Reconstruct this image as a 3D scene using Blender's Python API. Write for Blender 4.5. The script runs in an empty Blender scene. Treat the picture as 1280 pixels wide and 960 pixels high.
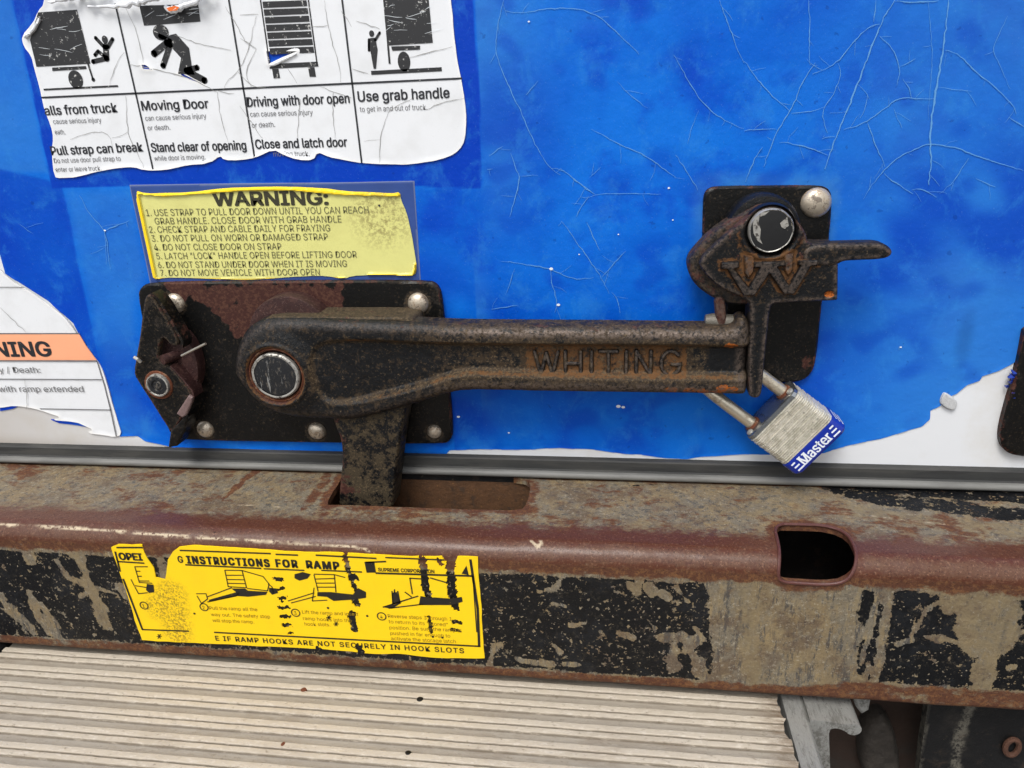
import bpy, math, random
import numpy as np
from mathutils import Matrix, Vector
from mathutils.geometry import tessellate_polygon
random.seed(7); RNG = np.random.default_rng(11)
S = bpy.context.scene
COL = S.collection

# ------------------------------------------------------------------ camera
D, F = 0.46, 920.0
AX = np.array([6640, 74, -920.0]); AX /= np.linalg.norm(AX)
AZ = -np.array([100, 2420, 920.0]); AZ -= AX * AZ.dot(AX); AZ /= np.linalg.norm(AZ)
AY = np.cross(AZ, AX)
CM = np.array([AX, AY, AZ])                    # camera frame (x right, y down, z forward) -> world
CAM = -D * CM @ np.array([0, 0, 1.0])
cam = bpy.data.objects.new('camera', bpy.data.cameras.new('camera')); COL.objects.link(cam)
R3 = CM @ np.diag([1, -1, -1])
cam.matrix_world = Matrix([list(R3[i]) + [CAM[i]] for i in range(3)] + [[0, 0, 0, 1]])
cam.data.sensor_width = 36; cam.data.lens = 36 * F / 1280
cam.data.clip_start = 0.01; cam.data.clip_end = 500
S.camera = cam
# ------------------------------------------------------------------ daylight
wd = bpy.data.worlds.new('World'); S.world = wd; wd.use_nodes = True
wn = wd.node_tree; bg = wn.nodes['Background']
sky = wn.nodes.new('ShaderNodeTexSky'); sky.sky_type = 'NISHITA'; sky.sun_disc = False
SUN_EL, SUN_AZ = math.radians(58), math.radians(198)   # azimuth clockwise from +Y: in front of the door, slightly left
sky.sun_elevation = SUN_EL; sky.sun_rotation = SUN_AZ; sky.air_density = 1.0; sky.dust_density = 4.0
hs = wn.nodes.new('ShaderNodeHueSaturation'); hs.inputs['Saturation'].default_value = 0.22
wn.links.new(sky.outputs[0], hs.inputs['Color']); wn.links.new(hs.outputs[0], bg.inputs['Color'])
bg.inputs['Strength'].default_value = 0.135
sl = bpy.data.lights.new('sun', 'SUN'); sl.energy = 1.5; sl.angle = math.radians(24); sl.color = (1, .96, .9)
so = bpy.data.objects.new('sun', sl); COL.objects.link(so)
sd = Vector((math.sin(SUN_AZ) * math.cos(SUN_EL), math.cos(SUN_AZ) * math.cos(SUN_EL), math.sin(SUN_EL)))
so.rotation_euler = sd.to_track_quat('Z', 'Y').to_euler(); so.location = sd * 3
S.view_settings.view_transform = 'Standard'; S.view_settings.look = 'None'
S.view_settings.exposure = 0.42; S.view_settings.gamma = 1; S.view_settings.use_curve_mapping = False
S.render.engine = 'CYCLES'

# ------------------------------------------------------------------ measuring helpers (photo pixel -> point on a real plane)
def ray(px, py): return CM @ np.array([(px - 640) / F, (py - 480) / F, 1.0])
def PY(px, py, y):
    r = ray(px, py); return CAM + r * (y - CAM[1]) / r[1]
def PZ(px, py, z):
    r = ray(px, py); return CAM + r * (z - CAM[2]) / r[2]
def W(pts, y):                                  # list of pixels -> (x, z) pairs on the plane y
    return np.array([PY(a, b, y)[[0, 2]] for a, b in pts])
def srgb(r, g, b):
    f = lambda c: ((c / 255 + .055) / 1.055) ** 2.4 if c > 10 else c / 255 / 12.92
    return (f(r), f(g), f(b), 1)

# ------------------------------------------------------------------ materials
class Mat:
    def __init__(s, name, color, rough=.6, metal=0.0, spec=.5):
        s.m = bpy.data.materials.new(name); s.m.use_nodes = True; s.t = s.m.node_tree
        s.b = s.t.nodes['Principled BSDF']; s.co = s.t.nodes.new('ShaderNodeTexCoord').outputs['Object']
        s.c = s.rgb(color); s.r = s.val(rough); s.metal = s.val(metal); s.h = None
        s.b.inputs['Specular IOR Level'].default_value = spec
    def rgb(s, c):
        n = s.t.nodes.new('ShaderNodeRGB'); n.outputs[0].default_value = c if len(c) == 4 else (*c, 1); return n.outputs[0]
    def val(s, v):
        n = s.t.nodes.new('ShaderNodeValue'); n.outputs[0].default_value = v; return n.outputs[0]
    def math(s, op, a, b=None, c=None):
        n = s.t.nodes.new('ShaderNodeMath'); n.operation = op
        for i, x in enumerate((a, b, c)):
            if x is None: continue
            if hasattr(x, 'links'): s.t.links.new(x, n.inputs[i])
            else: n.inputs[i].default_value = x
        return n.outputs[0]
    def noise(s, scale, detail=5, rough=.6, stretch=(1, 1, 1), dist=0.0, off=0.0):
        mp = s.t.nodes.new('ShaderNodeMapping'); mp.inputs['Scale'].default_value = stretch; mp.inputs['Location'].default_value = (off, off, off)
        s.t.links.new(s.co, mp.inputs[0])
        n = s.t.nodes.new('ShaderNodeTexNoise'); n.inputs['Scale'].default_value = scale; n.inputs['Detail'].default_value = detail
        n.inputs['Roughness'].default_value = rough; n.inputs['Distortion'].default_value = dist
        s.t.links.new(mp.outputs[0], n.inputs['Vector']); return n.outputs['Fac']
    def attr(s, name):
        n = s.t.nodes.new('ShaderNodeAttribute'); n.attribute_name = name; return n.outputs['Fac']
    def step(s, x, lo, hi):
        n = s.t.nodes.new('ShaderNodeMapRange'); n.interpolation_type = 'SMOOTHSTEP'; n.inputs['From Min'].default_value = lo; n.inputs['From Max'].default_value = hi
        s.t.links.new(x, n.inputs['Value']); return n.outputs[0]
    def mix(s, fac, col=None, rough=None, metal=None, amt=1.0):
        if amt != 1.0: fac = s.math('MULTIPLY', fac, amt)
        if col is not None:
            n = s.t.nodes.new('ShaderNodeMix'); n.data_type = 'RGBA'; s.t.links.new(fac, n.inputs[0]); s.t.links.new(s.c, n.inputs[6])
            if hasattr(col, 'links'): s.t.links.new(col, n.inputs[7])
            else: n.inputs[7].default_value = col if len(col) == 4 else (*col, 1)
            s.c = n.outputs[2]
        for key, v in (('r', rough), ('metal', metal)):
            if v is not None:
                n = s.t.nodes.new('ShaderNodeMix'); n.data_type = 'FLOAT'; s.t.links.new(fac, n.inputs[0]); s.t.links.new(getattr(s, key), n.inputs[2]); n.inputs[3].default_value = v
                setattr(s, key, n.outputs[0])
        return s
    def vary(s, fac, amt):                      # multiply colour by 1 +- amt
        n = s.t.nodes.new('ShaderNodeVectorMath'); n.operation = 'SCALE'
        k = s.math('MULTIPLY_ADD', fac, 2 * amt, 1 - amt); s.t.links.new(s.c, n.inputs[0]); s.t.links.new(k, n.inputs['Scale']); s.c = n.outputs[0]; return s
    def height(s, x, k):
        x = s.math('MULTIPLY', x, k); s.h = x if s.h is None else s.math('ADD', s.h, x); return s
    def done(s, bump=1.0, **kw):
        L = s.t.links; L.new(s.c, s.b.inputs['Base Color']); L.new(s.r, s.b.inputs['Roughness']); L.new(s.metal, s.b.inputs['Metallic'])
        if s.h is not None:                     # heights are metres
            n = s.t.nodes.new('ShaderNodeBump'); n.inputs['Strength'].default_value = bump; n.inputs['Distance'].default_value = 1.0
            L.new(s.h, n.inputs['Height']); L.new(n.outputs[0], s.b.inputs['Normal'])
        for k, v in kw.items(): s.b.inputs[k.replace('_', ' ')].default_value = v
        return s.m

def plain(name, col, rough=.6, metal=0.0, var=.15, scale=300, bump=0.0):
    m = Mat(name, col, rough, metal); m.vary(m.noise(scale, 4), var)
    if bump: m.height(m.noise(scale * 3, 3), bump)
    return m.done()

MT = {}
# blue vinyl: faded, with unfaded and other deep zones painted per vertex
m = Mat('blue_vinyl', srgb(0, 92, 200), .45, spec=.15)
f1 = m.noise(14, 4, .55, dist=.6)
m.mix(m.step(f1, .38, .62), srgb(10, 108, 212), amt=.9)
m.mix(m.step(m.noise(22, 5, .6, off=3), .5, .66), srgb(0, 72, 190), amt=.75)
m.mix(m.attr('pale'), srgb(52, 120, 196), .5, amt=.95)
m.mix(m.attr('deep'), srgb(0, 56, 176), .36)
m.mix(m.step(m.noise(45, 7, .75, stretch=(1, 1, .8), off=7, dist=.4), .50, .66), srgb(48, 130, 208), amt=.32)
m.mix(m.step(m.noise(1500, 2, .5), .68, .74), srgb(120, 165, 210), amt=.2)
m.mix(m.step(m.noise(160, 3, .5, off=9), .68, .72), srgb(5, 45, 120), amt=.35)
m.mix(m.attr('grime'), srgb(10, 40, 90), .6, amt=.55)
m.height(m.noise(70, 3), .0006).height(m.noise(900, 3), .00004)
MT['vinyl'] = m.done()
MT['crack'] = plain('vinyl_crack', srgb(84, 146, 206), .6, var=.1)
MT['chip'] = plain('bare_white_chip', srgb(225, 232, 238), .6, var=.1)
m = Mat('white_door_paint', srgb(218, 221, 225), .4)
m.mix(m.step(m.noise(30, 5, .6), .45, .75), srgb(205, 203, 198), amt=.6)
m.mix(m.attr('grime'), srgb(160, 150, 138), .6, amt=.8)
m.height(m.noise(200, 3), .00008)
MT['white'] = m.done()
m = Mat('rubber_seal', srgb(52, 53, 53), .65, spec=.3)
m.mix(m.step(m.noise(40, 6, .65, stretch=(.35, 1, 3)), .4, .7), srgb(76, 75, 72), amt=.7)
m.mix(m.step(m.noise(120, 5, .7, stretch=(.2, 1, 3), off=4), .52, .62), srgb(45, 45, 46), amt=.7)
m.height(m.noise(600, 3, stretch=(.1, 1, 2)), .0001)
MT['seal'] = m.done()
m = Mat('lit_rubber_bead', srgb(118, 118, 115), .5, spec=.3)  # paler than the seal: the bead's highlight is put into its colour
m.mix(m.step(m.noise(60, 6, .65, stretch=(.2, 1, 1)), .4, .65), srgb(88, 88, 86), amt=.8)
MT['bead'] = m.done()

def sticker(name, col, dirt, rough=.45):
    m = Mat(name, col, rough)
    m.mix(m.step(m.noise(45, 5, .6), .45, .75), dirt, amt=.4)
    m.mix(m.step(m.noise(900, 3, .6), .62, .7), dirt, amt=.35)
    return m
m = sticker('white_sticker', srgb(226, 229, 233), srgb(204, 206, 207)); m.mix(m.attr('rim'), srgb(240, 240, 238), amt=.8); m.height(m.noise(60, 3), .0001); MT['white_sticker'] = m.done()
m = sticker('orange_band', srgb(246, 172, 132), srgb(236, 160, 122)); MT['orange'] = m.done()
m = sticker('yellow_warning_sticker', srgb(216, 214, 134), srgb(198, 194, 120)); m.mix(m.attr('rim'), srgb(250, 216, 30), .4)
gd = m.math('MULTIPLY', m.attr('grime'), m.step(m.noise(500, 5, .75), .42, .62)); m.mix(gd, srgb(120, 105, 60), amt=.7)
m.height(m.noise(60, 3), .0004); MT['yellow_sticker'] = m.done()
m = Mat('clear_laminate_edge', srgb(50, 76, 140), .25); m.vary(m.noise(60, 4, stretch=(.4, 1, 1)), .3); m.mix(m.attr('rim'), srgb(120, 130, 160), .3, amt=.8); MT['laminate'] = m.done()
def inkmat(name, col, lo=.68, hi=.73, under=srgb(215, 215, 212)):
    m = Mat(name, col, .5); m.mix(m.step(m.noise(420, 6, .7, stretch=(1, 1, 1)), lo, hi), under, amt=.8); return m.done()
MT['ink'] = inkmat('printed_black_ink', srgb(34, 36, 42)); MT['ink2'] = inkmat('thin_grey_ink', srgb(105, 105, 108), .8, .9)
MT['ink3'] = inkmat('scratched_black_ink', srgb(34, 35, 38), .6, .66)
MT['hair'] = plain('hairline_crack', srgb(150, 150, 148), .6)
m = sticker('yellow_label', srgb(244, 204, 8), srgb(232, 190, 10), .4)
gd = m.math('MULTIPLY', m.attr('grime'), m.step(m.noise(900, 4, .8), .46, .56)); m.mix(gd, srgb(120, 95, 30), amt=.8)
MT['yellow_label'] = m.done()
MT['ink_y'] = inkmat('label_black_ink', srgb(24, 22, 18), .66, .7, srgb(236, 196, 12))
MT['ink_y2'] = inkmat('label_faint_ink', srgb(130, 105, 18), .55, .7, srgb(236, 196, 12))

# weathered black painted iron
def iron(name, dust=.5, rustamt=.3, base=srgb(10, 12, 15), rough=.46, dustcol=srgb(60, 48, 34), off=0.0, bump=1.0, dots=1.0):
    m = Mat(name, base, rough, 0.0, .28)
    m.vary(m.noise(120, 5, off=off), .5)
    n1 = m.noise(170, 9, .78, dist=.2, off=off + 1); a = m.attr('dust')
    t = m.math('MULTIPLY_ADD', a, .20, n1)
    m.mix(m.step(t, .615 - .05 * dust, .70 - .05 * dust), dustcol, .8, amt=.8)
    n3 = m.noise(620, 5, .8, off=off + 5); m.mix(m.step(m.math('MULTIPLY_ADD', a, .10, n3), .615, .66), srgb(104, 88, 66), .85, amt=.6 * dots)
    n4 = m.noise(900, 4, .7, off=off + 9); m.mix(m.step(n4, .58, .63), srgb(12, 12, 14), .5, amt=.55)
    oc = m.math('ADD', m.attr('ochre'), m.math('MULTIPLY', m.math('SUBTRACT', m.noise(380, 8, .78, off=off + 12), .5), 2.4)); m.mix(m.step(oc, .32, .72), srgb(98, 66, 36), .85, amt=.85)
    r = m.math('MULTIPLY_ADD', m.attr('rust'), .32, m.noise(150, 9, .78, off=off + 2))
    rm = m.step(r, .70 - .05 * rustamt, .78 - .05 * rustamt)
    m.mix(rm, srgb(60, 32, 27), .7); m.mix(m.math('MULTIPLY', rm, m.step(m.noise(500, 6, .75, off=off + 6), .47, .58)), srgb(92, 62, 48), .8, amt=.6)
    m.mix(m.math('MULTIPLY', m.step(m.attr('orange'), .3, .8), m.step(m.noise(700, 4, .7, off=off), .38, .5)), srgb(158, 84, 24), .85)
    m.mix(m.math('MULTIPLY', m.attr('worn_sheen'), m.step(m.noise(420, 6, .8, off=off + 8), .42, .56)), srgb(104, 92, 84), .36, .5, amt=.7)  # worn iron, with the rims' highlight painted in as paler metal
    m.height(m.noise(420, 4, .6, off=off), .0004 * bump).height(m.noise(1300, 3), .00016 * bump)
    return m.done()
MT['iron'] = iron('weathered_black_iron', .5, .3)
MT['iron_dusty'] = iron('dusty_black_iron', 1.0, .5, off=3.0, dustcol=srgb(68, 58, 42))
MT['iron_rusty'] = iron('brown_black_iron', .8, 1.6, off=6.0)
MT['iron_plate'] = iron('black_painted_plate', .1, .25, srgb(12, 12, 12), .36, off=5.0, dustcol=srgb(38, 32, 27), bump=.4, dots=.5)
m = Mat('maroon_rust', srgb(50, 28, 27), .55, spec=.35); m.vary(m.noise(300, 6, .7), .5); m.mix(m.step(m.noise(150, 8, .78, off=2), .5, .6), srgb(76, 50, 44), .75, amt=.6)
m.mix(m.step(m.noise(900, 4, .7, off=4), .58, .64), srgb(112, 88, 80), amt=.5); m.height(m.noise(900, 4), .0003); MT['maroon'] = m.done()
m = Mat('orange_rust', srgb(96, 50, 26), .85); m.vary(m.noise(300, 6, .7), .4); m.mix(m.step(m.noise(200, 6, .7, off=2), .5, .66), srgb(140, 112, 88), amt=.7); m.height(m.noise(700, 4), .0003); MT['orange_rust'] = m.done()
m = Mat('pin_cap', srgb(24, 26, 30), .4); k = m.step(m.noise(170, 6, .75, stretch=(2.2, 1, .3), off=1.3), .60, .635)
m.mix(k, srgb(150, 150, 148), .4, .3, amt=.8); m.mix(m.step(m.noise(260, 7, .8, stretch=(1.6, 1, .5), off=2.7), .56, .6), srgb(96, 90, 82), .5, .1, amt=.7); m.mix(m.step(m.noise(700, 4), .62, .68), srgb(110, 108, 104), amt=.5); m.height(m.noise(500, 3), .0001); MT['pin'] = m.done()
m = Mat('silver_edge', srgb(170, 168, 162), .45, .55); m.mix(m.step(m.noise(250, 6, .75), .5, .6), srgb(60, 56, 52), .6, 0); m.height(m.noise(500, 3), .0003); MT['silver'] = m.done()
m = Mat('rivet_metal', srgb(200, 188, 170), .3, .6); m.mix(m.step(m.noise(170, 7, .78), .5, .6), srgb(132, 108, 84), .6, .1, amt=.8); m.mix(m.step(m.noise(120, 5, .7, off=3.3), .56, .6), srgb(60, 50, 44), .6, .1, amt=.7); m.height(m.noise(600, 3), .00012); MT['rivet'] = m.done()
m = Mat('shackle_steel', srgb(212, 202, 182), .28, .8); m.mix(m.step(m.noise(220, 6, .7, stretch=(.6, 1, 1)), .5, .68), srgb(110, 86, 62), .65, .1, amt=.7); m.height(m.noise(900, 3), .0001); MT['shackle'] = m.done()
m = Mat('lock_laminations', srgb(238, 234, 222), .42, .6); m.mix(m.step(m.noise(160, 6, .75), .42, .62), srgb(186, 180, 160), .5, .5, amt=.7); m.mix(m.step(m.noise(300, 6, .8, off=4), .56, .66), srgb(96, 90, 78), .6, .2, amt=.6); m.height(m.noise(1200, 3), .00015); MT['lock'] = m.done()
m = Mat('lock_top_steel', srgb(150, 155, 160), .18, .9); m.mix(m.step(m.noise(200, 4), .5, .7), srgb(90, 90, 90), .4, amt=.6); MT['lock_top'] = m.done()
MT['lock_blue'] = plain('lock_blue_band', srgb(16, 44, 150), .3, var=.1)
MT['lock_white'] = plain('lock_white_print', srgb(225, 230, 238), .4, var=.05)
# bumper
m = Mat('bumper_weathered', srgb(122, 107, 82), .62, spec=.3)
g = m.noise(60, 9, .75, stretch=(1, 1, .7)); m.mix(m.step(g, .42, .56), srgb(110, 104, 92), .6, amt=.8)
m.mix(m.step(m.noise(160, 8, .78, stretch=(1, 1, .35), off=3), .50, .60), srgb(136, 120, 90), amt=.6)
m.mix(m.step(m.noise(260, 9, .8, stretch=(1, 1, .22), off=5), .52, .58), srgb(56, 58, 62), amt=.75)
m.mix(m.step(m.noise(110, 9, .8, stretch=(1.6, 1, .3), off=55), .54, .62), srgb(150, 128, 88), amt=.5)
m.mix(m.step(m.noise(45, 9, .8, stretch=(.8, .8, 1), off=25), .49, .60), srgb(88, 72, 58), amt=.7)
m.mix(m.step(m.noise(520, 6, .8, off=8), .56, .61), srgb(160, 152, 134), amt=.55)
m.mix(m.step(m.noise(900, 5, .8, off=28), .56, .61), srgb(44, 40, 38), amt=.55)
m.mix(m.math('MULTIPLY', m.attr('tan'), m.step(m.noise(260, 7, .8, off=31), .36, .56)), srgb(122, 108, 82), .8, amt=.75)
rn = m.noise(110, 9, .78, stretch=(.6, 1, 1), off=2); rt = m.math('ADD', m.attr('rust'), m.math('MULTIPLY', m.math('SUBTRACT', rn, .5), 2.6))
rm = m.step(rt, .36, .72); m.mix(rm, srgb(84, 52, 36), .7)
m.mix(m.math('MULTIPLY', rm, m.step(m.noise(300, 8, .8, off=6), .49, .57)), srgb(116, 80, 50), .75, amt=.75)
m.mix(m.math('MULTIPLY', rm, m.step(m.noise(800, 5, .8, off=26), .53, .60)), srgb(52, 30, 26), .7, amt=.6)
ma = m.math('ADD', m.attr('maroon'), m.math('MULTIPLY', m.math('SUBTRACT', m.noise(260, 9, .8, stretch=(.5, 1, 1), off=4), .5), 3.0)); m.mix(m.step(ma, .25, .75), srgb(82, 47, 35), .27, amt=.85)
m.mix(m.math('MULTIPLY', m.attr('maroon'), m.step(m.noise(700, 5, .8, off=24), .54, .62)), srgb(130, 98, 78), .35, amt=.65)
m.mix(m.math('MULTIPLY', m.attr('maroon'), m.step(m.noise(1000, 4, .8, off=34), .55, .62)), srgb(46, 25, 20), .6, amt=.75)
pn = m.noise(85, 9, .74, stretch=(1, 1, .8), off=9); p2 = m.noise(420, 6, .8, off=12)
pp = m.math('ADD', m.attr('paint'), m.math('MULTIPLY', m.math('SUBTRACT', pn, .5), 1.7)); pp = m.math('ADD', pp, m.math('MULTIPLY', m.math('SUBTRACT', p2, .5), 1.9))
pm = m.step(pp, .46, .49)
b1 = m.step(m.noise(300, 2.5, .6, off=41), .625, .64); b2 = m.step(m.noise(560, 1.5, .5, off=44), .70, .72); pm = m.math('MULTIPLY', pm, m.math('SUBTRACT', 1.0, b1)); 
m.mix(pm, srgb(9, 10, 13), .48); m.mix(m.math('MULTIPLY', pm, m.step(m.noise(60, 7, .7, off=14), .5, .62)), srgb(26, 28, 32), .5, amt=.6)
m.mix(m.math('MULTIPLY', pm, m.step(m.noise(340, 8, .8, off=54), .56, .62)), srgb(70, 64, 54), .7, amt=.5)
m.mix(m.math('MULTIPLY', pm, b2), srgb(134, 124, 106), .7)
m.mix(m.math('MULTIPLY', m.attr('scratch'), m.step(m.noise(500, 4, off=16), .38, .5)), srgb(200, 184, 156), .6, amt=.9)
m.height(pm, .0005); hn = m.math('ADD', m.math('MULTIPLY', m.noise(500, 5, .65), .0004), m.math('MULTIPLY', m.noise(120, 4), .0006)); m.height(m.math('MULTIPLY', hn, m.math('SUBTRACT', 1.0, m.math('MULTIPLY', m.attr('maroon'), .72))), 1.0)
MT['bumper'] = m.done()
m = Mat('pocket_rust', srgb(82, 55, 32), .8); m.vary(m.noise(120, 7, .78), .8); m.mix(m.step(m.noise(150, 7, .75, off=3), .52, .64), srgb(52, 40, 30), amt=.7); m.mix(m.step(m.noise(500, 5), .62, .68), srgb(150, 110, 60), amt=.4); m.height(m.noise(400, 5), .0006); MT['pocket'] = m.done()
# ramp aluminium with dust
m = Mat('dusty_ramp_aluminium', srgb(180, 170, 154), .65, .0)
m.mix(m.step(m.noise(60, 7, .7), .46, .62), srgb(178, 167, 150), .7, 0, amt=.5)
m.mix(m.step(m.noise(500, 6, .75, stretch=(.4, 1, 1), off=2), .53, .62), srgb(200, 192, 179), amt=.6)
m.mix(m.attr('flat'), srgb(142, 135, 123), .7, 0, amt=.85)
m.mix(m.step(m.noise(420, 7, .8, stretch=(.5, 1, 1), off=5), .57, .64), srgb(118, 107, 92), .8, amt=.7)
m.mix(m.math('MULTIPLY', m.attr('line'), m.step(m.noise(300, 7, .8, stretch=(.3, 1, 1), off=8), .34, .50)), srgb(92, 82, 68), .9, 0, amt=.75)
m.mix(m.math('MULTIPLY', m.attr('grime'), m.step(m.noise(240, 8, .78, stretch=(.3, 1, 1), off=6), .40, .56)), srgb(98, 80, 60), .85, 0, amt=.75)
m.height(m.noise(900, 5, .7, stretch=(.5, 1, 1)), .0003).height(m.noise(250, 5, .7), .0003)
MT['ramp'] = m.done()
m = Mat('scuffed_aluminium', srgb(168, 168, 164), .45, .55); m.mix(m.step(m.noise(130, 8, .8, stretch=(1.5, .3, 1)), .46, .62), srgb(92, 90, 84), .6, .2, amt=.85)
m.mix(m.step(m.noise(400, 6, .8, off=4), .58, .64), srgb(60, 56, 50), .7, 0, amt=.7); m.height(m.noise(500, 6, .7, stretch=(1.5, .4, 1)), .0006); MT['alu'] = m.done()
m = Mat('dirty_black_frame', srgb(20, 20, 21), .6, spec=.3); m.mix(m.step(m.noise(40, 6, .7), .5, .75), srgb(52, 48, 44), amt=.6); m.mix(m.step(m.noise(200, 7, .8, off=5), .66, .7), srgb(120, 108, 88), .8, amt=.6); m.mix(m.math('MULTIPLY', m.attr('scratch'), m.step(m.noise(260, 8, .8, off=9), .42, .56)), srgb(104, 100, 90), .8, amt=.85); m.mix(m.step(m.noise(90, 8, .78, off=19), .55, .66), srgb(58, 48, 40), .8, amt=.6); m.height(m.noise(150, 6, .7), .0008); MT['frame'] = m.done()
m = Mat('brown_frame', srgb(48, 33, 24), .8); m.vary(m.noise(60, 6, .7), .45); m.mix(m.step(m.noise(30, 5, .7, off=3), .5, .7), srgb(44, 40, 36), amt=.7); m.height(m.noise(300, 5), .0006); MT['brown'] = m.done()
m = Mat('asphalt', (.12, .115, .11, 1), .9); m.vary(m.noise(120, 6, .7), .5); m.height(m.noise(200, 5), .002); MT['ground'] = m.done()

# ------------------------------------------------------------------ object helpers
ORIG = {}
def tag(o, label=None, cat=None, group=None, kind=None):
    if label: o['label'] = label
    if cat: o['category'] = cat
    if group: o['group'] = group
    if kind: o['kind'] = kind
    return o
def thing(name, loc, label, cat, group=None):
    o = bpy.data.objects.new(name, None); COL.objects.link(o); o.location = tuple(loc); o.empty_display_size = .02
    ORIG[o] = np.array(loc, float); return tag(o, label, cat, group)
def origin(parent): return ORIG.get(parent, np.zeros(3))
def mesh_obj(name, V, faces, mat, parent=None, attrs=None, smooth=True, angle=35, mats=None, fmat=None):
    """V in world metres; faces list of tuples or an (n,4) array"""
    V = np.asarray(V, float) - origin(parent)
    me = bpy.data.meshes.new(name)
    if isinstance(faces, np.ndarray):
        n, k = faces.shape
        me.vertices.add(len(V)); me.vertices.foreach_set('co', V.astype(np.float32).ravel())
        me.loops.add(n * k); me.loops.foreach_set('vertex_index', faces.astype(np.int32).ravel())
        me.polygons.add(n); me.polygons.foreach_set('loop_start', np.arange(0, n * k, k, dtype=np.int32))
        me.update(calc_edges=True)
    else:
        me.from_pydata([tuple(v) for v in V], [], [tuple(int(i) for i in f) for f in faces]); me.update()
    me.validate()
    if smooth:
        me.polygons.foreach_set('use_smooth', np.ones(len(me.polygons), bool))
        me.set_sharp_from_angle(angle=math.radians(angle))
    for k2, a in (attrs or {}).items():
        at = me.attributes.new(k2, 'FLOAT', 'POINT'); at.data.foreach_set('value', np.asarray(a, np.float32))
    if isinstance(mat, str): mat = MT[mat]
    me.materials.append(mat)
    o = bpy.data.objects.new(name, me); COL.objects.link(o)
    if parent: o.parent = parent; ORIG[o] = origin(parent)
    return o

def poly_sdf(P):
    P = np.asarray(P, float); A = P; B = np.roll(P, -1, 0)
    def f(x, z):
        sh = x.shape; x = x.ravel(); z = z.ravel(); out = np.empty(len(x))
        for c in range(0, len(x), 20000):
            px = x[c:c + 20000, None]; pz = z[c:c + 20000, None]
            ex = B[:, 0] - A[:, 0]; ez = B[:, 1] - A[:, 1]; wx = px - A[:, 0]; wz = pz - A[:, 1]
            t = np.clip((wx * ex + wz * ez) / (ex * ex + ez * ez + 1e-18), 0, 1)
            d = np.sqrt(((wx - ex * t) ** 2 + (wz - ez * t) ** 2).min(1))
            c1 = (A[:, 1] <= pz) != (B[:, 1] <= pz)
            xi = A[:, 0] + (pz - A[:, 1]) * ex / np.where(ez == 0, 1e-12, ez)
            ins = ((c1 & (px < xi)).sum(1) % 2) == 1
            out[c:c + 20000] = np.where(ins, d, -d)
        return out.reshape(sh)
    return f
def smoothpoly(P, n=2):
    P = np.asarray(P, float)
    for _ in range(n):
        Q = np.roll(P, -1, 0); P = np.stack([P * .75 + Q * .25, P * .25 + Q * .75], 1).reshape(-1, 2)
    return P
def jag(P, step, amp, n_oct=3):                 # torn edge: resample an outline and jitter it
    P = np.asarray(P, float); out = []
    for a, b in zip(P, np.roll(P, -1, 0)):
        L = np.linalg.norm(b - a); k = max(1, int(L / step))
        for i in range(k): out.append(a + (b - a) * i / k)
    out = np.array(out); n = len(out); off = np.zeros(n)
    for o in range(n_oct):
        m_ = max(4, n // (2 ** (n_oct - o))); r = RNG.normal(size=m_); off += np.interp(np.arange(n) / n * m_, np.arange(m_), r) * amp / (o + 1)
    T = np.roll(out, -1, 0) - np.roll(out, 1, 0); N = np.stack([T[:, 1], -T[:, 0]], 1); N /= np.linalg.norm(N, axis=1)[:, None] + 1e-12
    return out + N * off[:, None]
def dist_seg(X, Z, a, b):
    ex, ez = b[0] - a[0], b[1] - a[1]; t = np.clip(((X - a[0]) * ex + (Z - a[1]) * ez) / (ex * ex + ez * ez + 1e-18), 0, 1)
    return np.hypot(X - a[0] - ex * t, Z - a[1] - ez * t)
def dist_line(X, Z, P):
    d = np.full(X.shape, 9.0)
    for a, b in zip(P[:-1], P[1:]): d = np.minimum(d, dist_seg(X, Z, a, b))
    return d
def sst(x, lo, hi):
    t = np.clip((x - lo) / (hi - lo), 0, 1); return t * t * (3 - 2 * t)
def bev(d, r):                                  # how far a rounded edge falls back at inside distance d
    t = np.clip(r - d, 0, r); return r - np.sqrt(np.maximum(r * r - t * t, 0))
def vnoise(x, z, s, seed=0):
    r = np.random.default_rng(seed); G = r.random((64, 64)); u = x / s; v = z / s; i = np.floor(u).astype(int); j = np.floor(v).astype(int)
    fu = u - i; fv = v - j; fu = fu * fu * (3 - 2 * fu); fv = fv * fv * (3 - 2 * fv); g = lambda a, b: G[a % 64, b % 64]
    return (g(i, j) * (1 - fu) + g(i + 1, j) * fu) * (1 - fv) + (g(i, j + 1) * (1 - fu) + g(i + 1, j + 1) * fu) * fv

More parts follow.
